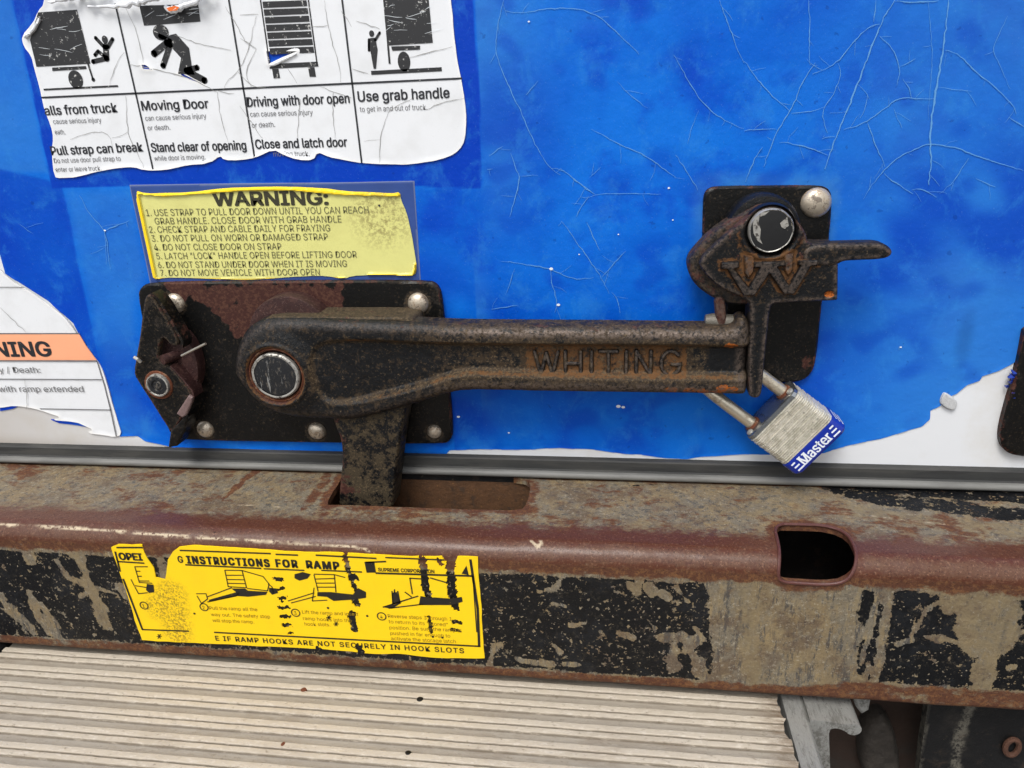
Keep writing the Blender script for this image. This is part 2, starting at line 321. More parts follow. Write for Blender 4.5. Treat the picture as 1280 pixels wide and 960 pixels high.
def relief(name, sdf, box, step, front, back, mat, parent=None, attrs=None, mapf=None, angle=35):
    """Height-field body: everything inside sdf>0, front surface y=front(x,z,d), side walls to y=back (number or None)."""
    x0, x1, z0, z1 = box
    nx = max(2, int((x1 - x0) / step) + 1); nz = max(2, int((z1 - z0) / step) + 1)
    X, Z = np.meshgrid(np.linspace(x0, x1, nx), np.linspace(z0, z1, nz), indexing='ij'); st = max((x1 - x0) / (nx - 1), (z1 - z0) / (nz - 1))
    X = X.ravel(); Z = Z.ravel(); Sd = sdf(X, Z); near = np.abs(Sd) < .71 * st
    e = st * .05; gx = (sdf(X[near] + e, Z[near]) - sdf(X[near] - e, Z[near])) / (2 * e); gz = (sdf(X[near], Z[near] + e) - sdf(X[near], Z[near] - e)) / (2 * e)
    gl = np.hypot(gx, gz) + 1e-9; X[near] -= gx / gl * Sd[near]; Z[near] -= gz / gl * Sd[near]; Sd[near] = 0
    idx = np.arange(nx * nz).reshape(nx, nz); Q = np.stack([idx[:-1, :-1], idx[1:, :-1], idx[1:, 1:], idx[:-1, 1:]], -1).reshape(-1, 4)
    ok = (Sd[Q] >= 0).all(1); allb = (Sd[Q] == 0).all(1)
    if allb.any():
        c = sdf(X[Q[allb]].mean(1), Z[Q[allb]].mean(1)); k = np.where(allb)[0]; ok[k[c <= 0]] = False
    Q = Q[ok]; used = np.unique(Q); re = np.full(nx * nz, -1); re[used] = np.arange(len(used)); Q = re[Q]; X = X[used]; Z = Z[used]; d = np.maximum(Sd[used], 0)
    A = {k: np.broadcast_to(fn(X, Z, d), X.shape).astype(float) for k, fn in (attrs or {}).items()}
    if mapf: V = mapf(X, Z, 0.0)
    else: V = np.stack([X, np.broadcast_to(front(X, Z, d), X.shape), Z], 1)
    if back is not None:
        E = np.concatenate([Q[:, [0, 1]], Q[:, [1, 2]], Q[:, [2, 3]], Q[:, [3, 0]]]); key = np.sort(E, 1); _, inv, cnt = np.unique(key[:, 0].astype(np.int64) * 10 ** 7 + key[:, 1], return_inverse=True, return_counts=True)
        be = E[cnt[inv.ravel()] == 1]; bv = np.unique(be); n0 = len(X); rm = np.full(n0, -1); rm[bv] = n0 + np.arange(len(bv))
        if mapf: V2 = mapf(X[bv], Z[bv], back)
        else: V2 = np.stack([X[bv], np.full(len(bv), back), Z[bv]], 1)
        V = np.concatenate([V, V2]); Q = np.concatenate([Q, np.stack([be[:, 1], be[:, 0], rm[be[:, 0]], rm[be[:, 1]]], 1)])
        A = {k: np.concatenate([a, a[bv]]) for k, a in A.items()}
    return mesh_obj(name, V, Q, mat, parent, A, True, angle)
def pbox(P, pad=.0015):
    P = np.asarray(P); return (P[:, 0].min() - pad, P[:, 0].max() + pad, P[:, 1].min() - pad, P[:, 1].max() + pad)
def plate(name, P, yf, yb, r, mat, parent, step=.0008, attrs=None, extra=None):
    f = lambda x, z, d: yf + bev(d, r) + (extra(x, z, d) if extra else 0)
    return relief(name, poly_sdf(P), pbox(P), step, f, yb, mat, parent, attrs)

def lathe(name, c, prof, mat, parent=None, n=40, axis='y', scale=(1, 1), attrs=None, jit=0):
    """prof: (radius, offset along axis); axis y points into the door"""
    V = []; F_ = []; m_ = len(prof)
    for i in range(n):
        a = 2 * math.pi * i / n
        for r, h in prof:
            if jit: r = r * (1 + jit * (math.sin(3 * a + 1) + math.sin(7 * a) + .8 * math.sin(11 * a + 2)))
            V.append((c[0] + r * scale[0] * math.cos(a), c[1] + h, c[2] + r * scale[1] * math.sin(a)))
    for i in range(n):
        j = (i + 1) % n
        for k in range(m_ - 1): F_.append((i * m_ + k, j * m_ + k, j * m_ + k + 1, i * m_ + k + 1))
    return mesh_obj(name, V, F_, mat, parent, attrs)
def tube_geo(P, r, n=10):
    P = [Vector(p) for p in P]; V = []; F_ = []; R = r if hasattr(r, '__len__') else [r] * len(P); up = None
    for i, p in enumerate(P):
        t = (P[min(i + 1, len(P) - 1)] - P[max(i - 1, 0)]).normalized()
        if up is None: up = t.orthogonal().normalized()
        up = (up - t * up.dot(t)).normalized(); s_ = t.cross(up)
        for k in range(n):
            a = 2 * math.pi * k / n; V.append(p + (up * math.cos(a) + s_ * math.sin(a)) * R[i])
    for i in range(len(P) - 1):
        for k in range(n): F_.append((i * n + k, i * n + (k + 1) % n, (i + 1) * n + (k + 1) % n, (i + 1) * n + k))
    F_.append(tuple(range(n))[::-1]); F_.append(tuple((len(P) - 1) * n + k for k in range(n)))
    return [tuple(v) for v in V], F_
def tube(name, P, r, mat, parent=None, n=10):
    V, F_ = tube_geo(P, r, n); return mesh_obj(name, V, F_, mat, parent)
def box(name, a, b, mat, parent=None, bevel=0):
    (x0, y0, z0), (x1, y1, z1) = a, b; V = [(x, y, z) for x in (x0, x1) for y in (y0, y1) for z in (z0, z1)]
    return mesh_obj(name, V, [(0, 1, 3, 2), (4, 6, 7, 5), (0, 4, 5, 1), (2, 3, 7, 6), (0, 2, 6, 4), (1, 5, 7, 3)], mat, parent, smooth=False)
def extrude_x(name, prof, x0, x1, mat, parent=None, nseg=1, close=True):
    n = len(prof); V = []; F_ = []
    for i in range(nseg + 1):
        x = x0 + (x1 - x0) * i / nseg; V += [(x, y, z) for y, z in prof]
    for i in range(nseg):
        for k in range(n - (0 if close else 1)): F_.append((i * n + k, i * n + (k + 1) % n, (i + 1) * n + (k + 1) % n, (i + 1) * n + k))
    if close: F_.append(tuple(range(n))); F_.append(tuple(nseg * n + k for k in range(n))[::-1])
    return mesh_obj(name, V, F_, mat, parent, angle=30)

# text
_tc = {}
try:                                            # Blender's own bundled grotesque, shipped inside the program
    import os
    FONT = bpy.data.fonts.load(os.path.join(bpy.utils.system_resource('DATAFILES'), 'fonts', 'Inter.woff2'))
except Exception: FONT = None
def text_geo(body, off=0.0, extrude=0.0, bevel=0.0, spacing=1.0):
    key = (body, off, extrude, bevel, spacing)
    if key not in _tc:
        c = bpy.data.curves.new('t', 'FONT'); c.body = body; c.offset = off
        if FONT: c.font = FONT
        c.extrude = extrude; c.bevel_depth = bevel; c.space_character = spacing; c.resolution_u = 3
        o = bpy.data.objects.new('t', c); COL.objects.link(o); dg = bpy.context.evaluated_depsgraph_get()
        me = bpy.data.meshes.new_from_object(o.evaluated_get(dg)); V = np.array([v.co[:] for v in me.vertices]); Fs = [tuple(p.vertices) for p in me.polygons]
        bpy.data.objects.remove(o); bpy.data.curves.remove(c); bpy.data.meshes.remove(me); _tc[key] = (V, Fs)
    return _tc[key]
CAPH = .73
def _cap():
    global CAPH
    V, _ = text_geo('H'); CAPH = V[:, 1].max() - V[:, 1].min()
_cap()
class Ink:
    """flat print lying on the plane y; traced in photo pixels, placed as real geometry"""
    def __init__(s, y): s.y = y; s.V = []; s.F = []; s.cuts = []
    def cut(s, name=None): s.cuts.append((len(s.V), len(s.F), name)); return s   # what follows is a piece of its own
    def _add(s, V, F_): n = len(s.V); s.V += [tuple(v) for v in V]; s.F += [tuple(i + n for i in f) for f in F_]
    def poly(s, pts):
        w = W(pts, s.y); V = [(a, s.y, b) for a, b in w]; s._add(V, tessellate_polygon([[Vector(v) for v in V]])); return s
    def line(s, pts, w=2.0):
        w_ = W(pts, s.y); h = w / 4000.0
        for a, b in zip(w_[:-1], w_[1:]):
            t = (b - a) / (np.linalg.norm(b - a) + 1e-12); n = np.array([-t[1], t[0]]) * h; t = t * h * .5
            q = [a - t + n, b + t + n, b + t - n, a - t - n]; s._add([(p[0], s.y, p[1]) for p in q], [(0, 1, 2, 3)])
        return s
    def limb(s, pts, w):
        s.line(pts, w)
        for p in (pts[0], pts[-1]): s.disc(p, w / 2)
        return s
    def disc(s, p, r, ry=None, n=20):
        c = PY(p[0], p[1], s.y); r_ = r / 2000.; ry = (ry or r) / 2000.
        s._add([(c[0] + r_ * math.cos(6.2832 * i / n), s.y, c[2] + ry * math.sin(6.2832 * i / n)) for i in range(n)], [tuple(range(n))]); return s
    def ring(s, p, r, w=1.5, n=24):
        c = PY(p[0], p[1], s.y); V = []
        for i in range(n):
            for q in (r - w / 2, r + w / 2): V.append((c[0] + q / 2000 * math.cos(6.2832 * i / n), s.y, c[2] + q / 2000 * math.sin(6.2832 * i / n)))
        s._add(V, [(2 * i, 2 * i + 1, (2 * i + 3) % (2 * n), (2 * i + 2) % (2 * n)) for i in range(n)]); return s
    def text(s, body, a, b, h, bold=0.0, ital=0.0, spacing=1.0):
        V, Fs = text_geo(body, 0, spacing=spacing); A = PY(*a, s.y)[[0, 2]]; B = PY(*b, s.y)[[0, 2]]
        x0, x1 = V[:, 0].min(), V[:, 0].max(); t = B - A; tl = np.linalg.norm(t); up = np.array([-t[1], t[0]]) / tl; hh = h / 2000. / CAPH
        P = A + np.outer((V[:, 0] - x0) / (x1 - x0), t) + np.outer(V[:, 1] * hh, up) + np.outer(V[:, 1] * hh * ital, t / tl)
        if len(body) > 2: s.cut('printed_line')
        br = bold * hh * .62
        for i, (ox, oz) in enumerate([(0, 0)] + ([(1, .5), (-1, .5), (1, -.5), (-1, -.5), (0, .7), (0, -.7)] if bold > .01 else [])):
            s._add([(p[0] + ox * br, s.y - i * .000012, p[1] + oz * br) for p in P], Fs)
        if len(body) > 2: s.cut()
        return s
    def build(s, name, mat, parent):
        c = [(0, 0, None)] + s.cuts + [(len(s.V), len(s.F), None)]; o = None; rest = ([], [])
        for (v0, f0, nm), (v1, f1, _) in zip(c[:-1], c[1:]):
            if f1 <= f0: continue
            if nm: mesh_obj(nm, s.V[v0:v1], [tuple(i - v0 for i in f) for f in s.F[f0:f1]], mat, parent, smooth=False)
            else:
                n = len(rest[0]); rest[0].extend(s.V[v0:v1]); rest[1].extend([tuple(i - v0 + n for i in f) for f in s.F[f0:f1]])
        if rest[0]: o = mesh_obj(name, rest[0], rest[1], mat, parent, smooth=False)
        return o

# ================================================================== SETTING
g = mesh_obj('ground', [(-60, -60, -.75), (60, -60, -.75), (60, 60, -.75), (-60, 60, -.75)], [(0, 1, 2, 3)], 'ground'); tag(g, kind='structure')

# ================================================================== TRUCK DOOR
ZS = -.0495
door = thing('truck_door', (0, 0, ZS), 'blue roll-up truck door behind all latches, peeling to white along its bottom edge', 'truck door')
dx0, dx1 = -.9, .9
relief('door_panel', lambda x, z: np.full(x.shape, 1.0), (-.45, .42, -.062, .02), .003, lambda x, z, d: 0 * x, None, 'white', door,
       {'grime': lambda x, z, d: sst(-x, .2, .42) * .8 + .5 * sst(-z, .04, .055) * sst(-x, -.02, .1)})
V = [(dx0, .0004, -.062), (dx1, .0004, -.062), (dx1, .0004, .9), (dx0, .0004, .9), (dx0, .03, -.062), (dx1, .03, -.062), (dx1, .03, .9), (dx0, .03, .9)]
mesh_obj('door_board', V, [(0, 1, 2, 3), (0, 4, 5, 1), (3, 2, 6, 7), (0, 3, 7, 4), (1, 5, 6, 2)], 'white', door, smooth=False)
# vinyl film with its torn lower edge
YV = -.0004
tear = [(-260, 120), (-100, 240), (-20, 322), (0, 338), (22, 352), (60, 376), (92, 404), (112, 440), (128, 478), (140, 520), (150, 546), (172, 546), (182, 552), (202, 556), (222, 560), (300, 563), (420, 566), (555, 571), (562, 563),
        (600, 561), (660, 562), (700, 560), (740, 562), (775, 566), (800, 568), (830, 573), (858, 574), (880, 571), (930, 569), (980, 569), (1030, 566), (1048, 560), (1078, 553), (1100, 549), (1130, 540), (1152, 534), (1163, 524), (1164, 514), (1176, 508),
        (1186, 497), (1196, 493), (1209, 482), (1226, 476), (1228, 471), (1248, 464), (1262, 457), (1270, 452), (1276, 432), (1330, 400), (1500, 380)]
tw = W(tear, YV); tw = jag(np.concatenate([tw, [[.9, .1], [.9, .9], [-.9, .9], [-.9, .3]]]), .004, .0003)
tw = tw[(np.abs(tw[:, 0]) < .9001)]
bnd = poly_sdf(W([(8, -40), (38, 100), (66, 236), (160, 232), (300, 229), (420, 229), (602, 236), (600, 120), (588, -40)], 0))
deepB = poly_sdf(W([(-90, 190), (20, 216), (60, 225), (78, 234), (88, 275), (98, 330), (110, 385), (120, 430), (134, 490), (120, 470), (80, 400), (-80, 300)], 0))
paleA = poly_sdf(W([(-60, -60), (6, -40), (60, 215), (-60, 212)], 0)); paleB = poly_sdf(W([(82, 236), (165, 236), (185, 345), (170, 380), (170, 480), (200, 545), (152, 545), (136, 490), (112, 385), (90, 290)], 0))
hp = W([(1010, 236)], 0)[0]; plateUR = poly_sdf(W([(880, 232), (1040, 232), (1025, 380), (1016, 475), (905, 475), (880, 330)], 0))
def fdeep(x, z, d):
    v = sst(bnd(x, z), -.0004, .0004) * .95
    v = np.maximum(v, sst(deepB(x, z), -.001, .001) * (.55 + .4 * vnoise(x, z, .03, 3)))
    v = np.maximum(v, .75 * sst(.06 - np.hypot(x - .055, (z - .02) * 1.4), -.02, .05) * vnoise(x, z, .02, 5))  # deeper blue patch around the handle
    v = np.maximum(v, .75 * sst(vnoise(x, z, .08, 21), .4, .85) * sst(vnoise(x + .5 * z, z, .022, 22), .15, .7))
    v = np.maximum(v, .5 * sst(vnoise(x + z * .8, z - x * .6, .016, 23), .55, .95) * (x > -.04))
    return v
def fpale(x, z, d):
    v = np.maximum(.55 * sst(paleA(x, z), -.002, .002), .45 * sst(paleB(x, z), -.003, .006)) * (.7 + .4 * vnoise(x, z, .012, 8))
    xr = W([(600, 100)], 0)[0][0]
    v = np.maximum(v, .6 * sst(.055 - (x - xr), 0, .055) * (x > xr) * sst(z, .09, .2))
    v = np.maximum(v, .95 * sst(plateUR(x, z), -.010, -.001) * sst(z, .05, .11) * (.5 + .5 * vnoise(x * 1, z, .004, 9)))
    v = np.maximum(v, .75 * sst(x, .12, .27) * (.5 + .5 * vnoise(x, z, .05, 10)))
    v = np.maximum(v, .45 * sst(vnoise(x + .3, z + .2, .07, 31) * vnoise(x, z, .025, 32), .3, .75) * (x > -.02))
    return v
wrinkle_line = W([(232, 563), (330, 566), (555, 569)], 0)  # darker edge of the film wrinkle below the latch plate
relief('vinyl_film', poly_sdf(tw), (-.33, .32, -.060, .250), .0011, lambda x, z, d: YV - .0003 * (1 - sst(d, 0, .0015)) * (vnoise(x, z, .006, 2) > .45), -.00005, 'vinyl', door,
       {'deep': fdeep, 'pale': fpale, 'grime': lambda x, z, d: np.maximum(.8 * sst(.002 - dist_line(x, z, wrinkle_line), -.001, .001), .5 * sst(.004 - np.hypot(x - .258, (z - .03) * .3), -.003, .003))})
def ov(a, b, c, d_): return mesh_obj('vinyl_margin', [(a, YV, c), (b, YV, c), (b, YV, d_), (a, YV, d_)], [(0, 1, 2, 3)], 'vinyl', door, smooth=False)
ov(-.9, .9, .2500, .9); ov(.32, .9, .03, .25); ov(-.9, -.33, .10, .25)
# cracks in the film: hairline ribbons standing slightly proud
def crack_mesh(name, lines, mat, y, parent, w=1.0, jit=.8):
    V = []; F_ = []
    for ln in lines:
        pts = np.array(ln[0], float); k = ln[1] if len(ln) > 1 else 1.0; L = np.r_[0, np.cumsum(np.hypot(*np.diff(pts, axis=0).T))]; n = max(3, int(L[-1] / 5)); s_ = np.linspace(0, L[-1], n)
        q = np.stack([np.interp(s_, L, pts[:, 0]), np.interp(s_, L, pts[:, 1])], 1)
        for _ in range(3): q[1:-1] = (q[:-2] + q[1:-1] * 2 + q[2:]) / 4
        q += RNG.normal(size=q.shape) * jit * .5; P = W(q, y); T = np.gradient(P, axis=0); T /= np.linalg.norm(T, axis=1)[:, None] + 1e-9; N = np.stack([-T[:, 1], T[:, 0]], 1)
        wd_ = w * k / 4000 * (.35 + .65 * np.sin(np.linspace(.15, 3.0, n))) * RNG.uniform(.6, 1.3, n); b = len(V)
        for p, nn, h in zip(P, N, wd_): V += [(p[0] - nn[0] * h, y, p[1] - nn[1] * h), (p[0], y - .00002, p[1]), (p[0] + nn[0] * h, y, p[1] + nn[1] * h)]
        for i in range(n - 1): F_ += [(b + 3 * i, b + 3 * i + 1, b + 3 * i + 4, b + 3 * i + 3), (b + 3 * i + 1, b + 3 * i + 2, b + 3 * i + 5, b + 3 * i + 4)]
    return mesh_obj(name, V, F_, mat, parent)
def z3(pts, ox=580, oy=0, k=3.657): return [(ox + a / k, oy + b / k) for a, b in pts]
CR = [(z3([(180, 0), (158, 90), (142, 230), (170, 320), (250, 490), (320, 650), (395, 775), (440, 800)]),), (z3([(190, 50), (240, 62), (400, 38), (520, 38), (620, 75), (700, 150), (800, 245)]),),
      (z3([(580, 590), (720, 665), (845, 720), (900, 760), (965, 812)]),), (z3([(400, 770), (440, 768), (520, 830), (595, 888)]),), (z3([(555, 905), (630, 885), (900, 887)]), .8),
      (z3([(215, 700), (235, 770), (260, 805), (232, 914)]),), (z3([(260, 805), (340, 800)]), .7), (z3([(280, 438), (340, 368)]),), (z3([(115, 712), (175, 668)]), .8), (z3([(960, 250), (1000, 320), (1060, 430), (1130, 510), (1200, 555), (1278, 590)]),),
      (z3([(1168, 0), (1210, 120), (1250, 230), (1280, 285)]),), (z3([(965, 705), (1010, 770), (1070, 870)]),), (z3([(700, 375), (760, 435), (840, 495)]), .7), (z3([(1075, 500), (1040, 580), (1020, 660)]), .6), (z3([(105, 773), (130, 771)]),), (z3([(575, 812), (625, 765)]), .6),
      (z3([(0, 280), (60, 360), (140, 450), (210, 505)], 930),), (z3([(296, 0), (302, 140), (296, 280), (306, 298)], 930),), (z3([(325, 285), (270, 370), (220, 490), (150, 600), (130, 650), (88, 765)], 930), 1.2),
      (z3([(690, 0), (640, 80), (600, 170), (540, 330), (480, 480), (420, 630), (370, 770)], 930), 2.0), (z3([(605, 0), (592, 100)], 930),), (z3([(620, 110), (570, 120), (510, 180), (440, 270), (370, 320), (315, 335)], 930), 1.2),
      (z3([(432, 285), (445, 340), (420, 410), (355, 515), (380, 610)], 930),), (z3([(218, 518), (280, 518), (370, 488)], 930),), (z3([(0, 597), (80, 588), (150, 592)], 930),), (z3([(160, 652), (210, 645), (240, 668), (290, 668), (380, 710)], 930), 1.2),
      (z3([(935, 0), (915, 200), (880, 400), (850, 600), (855, 760), (845, 850)], 930), 2.3), (z3([(690, 3), (780, 12), (890, 4)], 930), 1.3), (z3([(620, 165), (680, 220), (715, 310), (700, 390)], 930), .9), (z3([(715, 305), (785, 268)], 930), .8),
      (z3([(455, 588), (520, 580), (600, 530), (710, 446), (865, 452)], 930), 1.2), (z3([(728, 360), (765, 410), (765, 445)], 930), .8), (z3([(565, 558), (600, 660), (645, 760)], 930), 1.1), (z3([(545, 910), (600, 820), (700, 720), (840, 655), (950, 670), (1100, 725), (1280, 780)], 930), 1.2),
      (z3([(920, 228), (980, 245), (1050, 320), (1150, 400), (1240, 490), (1245, 520)], 930), 1.2), (z3([(890, 398), (1040, 418)], 930), .6), (z3([(1210, 535), (1280, 578)], 930),), (z3([(640, 795), (700, 840), (775, 888)], 930), 1.1), (z3([(765, 870), (810, 855), (880, 905)], 930),),
      (z3([(1028, 720), (960, 830), (895, 885)], 930), .9), (z3([(1060, 815), (1150, 855)], 930), .8), (z3([(565, 430), (560, 490), (528, 540)], 930), .7), (z3([(683, 495), (722, 585)], 930), .6), (z3([(85, 672), (40, 740), (5, 830)], 930), 1.1), (z3([(355, 635), (375, 615), (420, 625)], 930),),
      (z3([(415, 0), (395, 90), (365, 190)], 540, 220, 3.765),), (z3([(650, 0), (720, 55), (765, 85)], 540, 220, 3.765),), (z3([(740, 95), (710, 130), (680, 190)], 540, 220, 3.765),), (z3([(612, 212), (680, 310), (750, 410), (800, 480), (835, 555)], 540, 220, 3.765),),
      (z3([(912, 355), (850, 415), (800, 475)], 540, 220, 3.765), .9), (z3([(733, 220), (755, 280), (790, 350)], 540, 220, 3.765),), (z3([(325, 400), (420, 412), (560, 435), (640, 478), (700, 488), (760, 478)], 540, 220, 3.765), 1.2),
      (z3([(560, 440), (562, 510), (595, 605), (580, 640)], 540, 220, 3.765), 1.1), (z3([(388, 435), (350, 550)], 540, 220, 3.765), .9), (z3([(280, 628), (400, 608)], 540, 220, 3.765), 1.5), (z3([(845, 545), (880, 580), (885, 645)], 540, 220, 3.765), .9),
      (z3([(430, 190), (490, 300), (575, 385), (600, 595)], 0, 200, 4.36),), (z3([(575, 382), (640, 355), (705, 332)], 0, 200, 4.36), 1.2), (z3([(100, 345), (180, 400)], 0, 200, 4.36), .7),
      ([(131, 287), (133, 330)], .7), ([(1124, 437), (1125, 432)], 1.5), ([(897, 470), (903, 478)], 1.2), ([(1160, 0), (1166, 70), (1160, 150)], .5), ([(1260, 20), (1240, 60), (1262, 110)], .6)]
fine = []
for ln in CR:                                   # short hairline branches off the main cracks
    p_ = np.array(ln[0], float)
    for i in range(len(p_) - 1):
        if random.random() < .55:
            t = random.random(); a = p_[i] * (1 - t) + p_[i + 1] * t; th = math.atan2(*(p_[i + 1] - p_[i])[::-1]) + random.choice((-1, 1)) * random.uniform(.6, 1.3); L_ = random.uniform(6, 26)
            m_ = a + np.array([math.cos(th), math.sin(th)]) * L_ * .5 + RNG.normal(size=2) * 2; fine.append(([tuple(a), tuple(m_), tuple(m_ + np.array([math.cos(th + .4), math.sin(th + .4)]) * L_ * .5)], .5))
o = crack_mesh('vinyl_crack', CR, 'crack', YV - .0004, door, .72); o['kind'] = 'stuff'
o = crack_mesh('vinyl_crack', fine, 'crack', YV - .0004, door, .7); o['kind'] = 'stuff'
ch = Ink(YV - .0005)
for p, r in (((689, 336), 2.4), ((698, 381), 2.2), ((573, 521), 2.2), ((773, 508), 3), ((779, 509), 2.4), ((636, 541), 1.5), ((836, 235), 1.4), ((724, 318), 1), ((773, 293), 1), ((841, 275), 1), ((131, 288), 1.5), ((661, 27), 1.2), ((1126, 434), 1.3)): ch.disc(p, r, r * .7, 7)
ch.build('vinyl_chip', 'chip', door)['kind'] = 'stuff'
# torn curl of film left standing at the tear, and crumpled film by the right-hand bracket
crl = smoothpoly(W([(1176, 503), (1180, 493), (1184, 492), (1196, 500), (1199, 508), (1194, 515), (1186, 513), (1178, 508)], -.003))
plate('film_curl', crl, -.0020, -.0004, .0010, plain('curled_film', srgb(186, 188, 190), .5, var=.35, scale=500, bump=.0004), door, .0004)
for i in range(7):
    a = (1262 + random.uniform(-8, 4), 462 + i * 5); b = (a[0] - 10 + random.uniform(-4, 5) + 14, a[1] + random.uniform(-2, 12)); A = PY(*a, -.0015); B = PY(*b, -.003)
    tube('film_shred', [A, (A + B) / 2 + np.array([0, -.002, .0008]), B], [.0003, .0012, .0002], plain('film_shred', srgb(14, 48, 140), .4), door, 5)
# bottom rubber seal
extrude_x('bottom_seal', [(.002, -.0492), (-.0035, -.0500), (-.0042, -.0508), (-.0042, -.0565), (-.0052, -.0573), (.002, -.0573)], dx0, dx1, 'seal', door)
bead = [(.002, -.0573)] + [(-.0055 - .0028 * math.sin(a), -.0597 + .0024 * math.cos(a)) for a in np.linspace(0, math.pi, 9)] + [(.002, -.0621)]
extrude_x('seal_bead', bead, dx0, dx1, 'bead', door)

# ================================================================== STICKERS
# --- torn white safety sticker, top left
YS = -.0011
st = thing('safety_sticker', PY(310, 120, 0), 'torn white safety sticker with truck pictograms in four columns, top left', 'sticker')
out = [(60, -40), (56, 5), (48, 14), (42, 30), (27, 45), (30, 58), (40, 70), (43, 84), (50, 110), (52, 120), (56, 138), (64, 158), (67, 172), (65, 190), (68, 221), (76, 222), (100, 219), (130, 213), (150, 210), (168, 209), (180, 213), (205, 213), (235, 206), (262, 204), (275, 194), (280, 200), (300, 201), (320, 198), (342, 187),
       (355, 194), (372, 200), (392, 200), (397, 190), (410, 196), (430, 200), (455, 204), (500, 206), (535, 203), (562, 196), (574, 188), (581, 175), (583, 150), (582, 125), (577, 98), (570, 60), (565, 20), (560, -40)]
ow = jag(smoothpoly(W(out, YS), 1), .002, .00022)
bluehole = [poly_sdf(W([(333, 64), (372, 64), (352, 72), (336, 80)], YS)), poly_sdf(W([(177, 81), (182, 81), (191, 87), (179, 86)], YS)), poly_sdf(W([(222, 92), (228, 92), (240, 98), (256, 106), (236, 99)], YS))]
osd = poly_sdf(ow)
def ssdf(x, z):
    v = osd(x, z)
    for h in bluehole: v = np.minimum(v, -h(x, z))
    return v
relief('sticker_sheet', ssdf, pbox(ow), .0009, lambda x, z, d: YS - .0005 * (1 - sst(d, 0, .003)) * vnoise(x, z, .01, 4), -.0005, 'white_sticker', st, {'rim': lambda x, z, d: 1 - sst(d, .0003, .0015)})
k = Ink(YS - .00025)
k.line([(52, 122), (577, 98)], 2).line([(144, 5), (191, 211)], 2).line([(281, -30), (318, 196)], 2).line([(424, -30), (452, 203)], 2)
def q(pts, ox=0, oy=0, s=4.0): return [(ox + a / s, oy + b / s) for a, b in pts]
kb = Ink(YS - .00022)
kb.cut('pictogram').poly(q([(190, 62), (385, 48), (452, 318), (182, 334), (150, 200)]))
kb.poly(q([(260, 338), (430, 330), (432, 345), (262, 355)])).disc((94.5, 99.5), 9, 10)
kb.line(q([(440, 320), (465, 398)]), 2.2).disc((116.5, 99.5), 2.2).line(q([(220, 448), (588, 430)]), 2)
for ln, w in (([(478, 190), (520, 235)], 4.2), ([(562, 196), (540, 235)], 4.2), ([(528, 232), (532, 292)], 7), ([(532, 292), (465, 308)], 5), ([(520, 280), (490, 256), (475, 275)], 4)): kb.limb(q(ln), w)
kb.disc((131, 49.5), 3.6, 4.2)
kb.cut('pictogram').poly(q([(696, 28), (990, 20), (1002, 108), (720, 128)]))                                  # column 2
kb.disc((201, 40.5), 9.5, 8).poly(q([(850, 175), (880, 168), (945, 240), (960, 340), (975, 375), (890, 368), (905, 290), (860, 240), (838, 210), (838, 185)]))
for ln, w in (([(835, 215), (770, 268)], 7.5), ([(850, 225), (815, 328)], 6.5), ([(930, 352), (985, 338)], 6), ([(940, 358), (1022, 402)], 7.5), ([(800, 180), (850, 205)], 5)): kb.limb(q(ln), w)
kb.cut('pictogram')
for i in range(7):                                                                           # column 3: slatted truck rear
    y0 = 2 + i * 9.7; x0 = 328 + i * 1.45; kb.poly([(x0, y0), (x0 + 55, y0 - 2), (x0 + 56, y0 + 5.6), (x0 + 1, y0 + 8)])
kb.poly([(326, -20), (381, -20), (381, -3), (327, -1)]); kb.line([(324, -10), (337, 80)], 1.5).line([(384, -10), (396, 78)], 1.5)
kb.poly([(337, 80), (397, 77), (398, 83), (337, 86)]).poly([(340, 86), (348, 86), (350, 97.5), (342, 98)]).poly([(385, 84), (393, 84), (395, 96), (387, 96)])
kb.cut('pictogram').poly([(477, -20), (534, -20), (541, 53.5), (484, 57)]).poly([(489, 58), (525, 57), (525, 62), (490, 63.5)]).disc((505, 77), 7, 10).line([(465, 91), (551, 86.5)], 4).line([(485, 57), (487, 79)], 2.2)
kb.disc((464.5, 42), 2.8, 3.2); kb.poly([(460, 48), (469, 47), (472, 62), (470, 86), (467, 86), (463, 64), (460, 62)])
for ln, w in (([(469, 50), (474.5, 41)], 2.8), ([(461, 50), (461, 63)], 2.4)): kb.limb(ln, w)
kb.build('pictogram', 'ink3', st)
k.text('alls from truck', (57, 144), (147, 140), 10, .028).text('Moving Door', (178, 138), (261, 135), 10, .028).text('Driving with door open', (309.5, 133.5), (437, 128.5), 10, .028).text('Use grab handle', (448, 127), (562, 122), 10.5, .028)
k.text('Pull strap can break', (65, 194), (179, 189), 10, .028).text('Stand clear of opening', (190, 190), (308, 187), 10, .028).text('Close and latch door', (320, 186), (434, 183), 10, .028)
k.build('printed_text', 'ink', st)
k = Ink(YS - .00025)
for t, a, b in (('cause serious injury', (67, 155), (127, 153)), ('eath.', (69, 168), (82, 168)), ('Do not use door pull strap to', (68, 204), (151, 201)), ('enter or leave truck.', (70, 215), (127, 213)), ('can cause serious injury', (182, 151), (258, 148)), ('or death.', (185, 163), (213, 162)), ('while door is moving.', (193, 201), (257, 199)),
                ('can cause serious injury', (313, 146), (391, 143.5)), ('or death.', (315, 159.5), (344, 158.5)), ('moving truck.', (342, 195.5), (387, 195)), ('to get in and out of truck.', (450, 140), (534, 137))): k.text(t, a, b, 5.6)
k.build('printed_small_text', 'ink2', st)
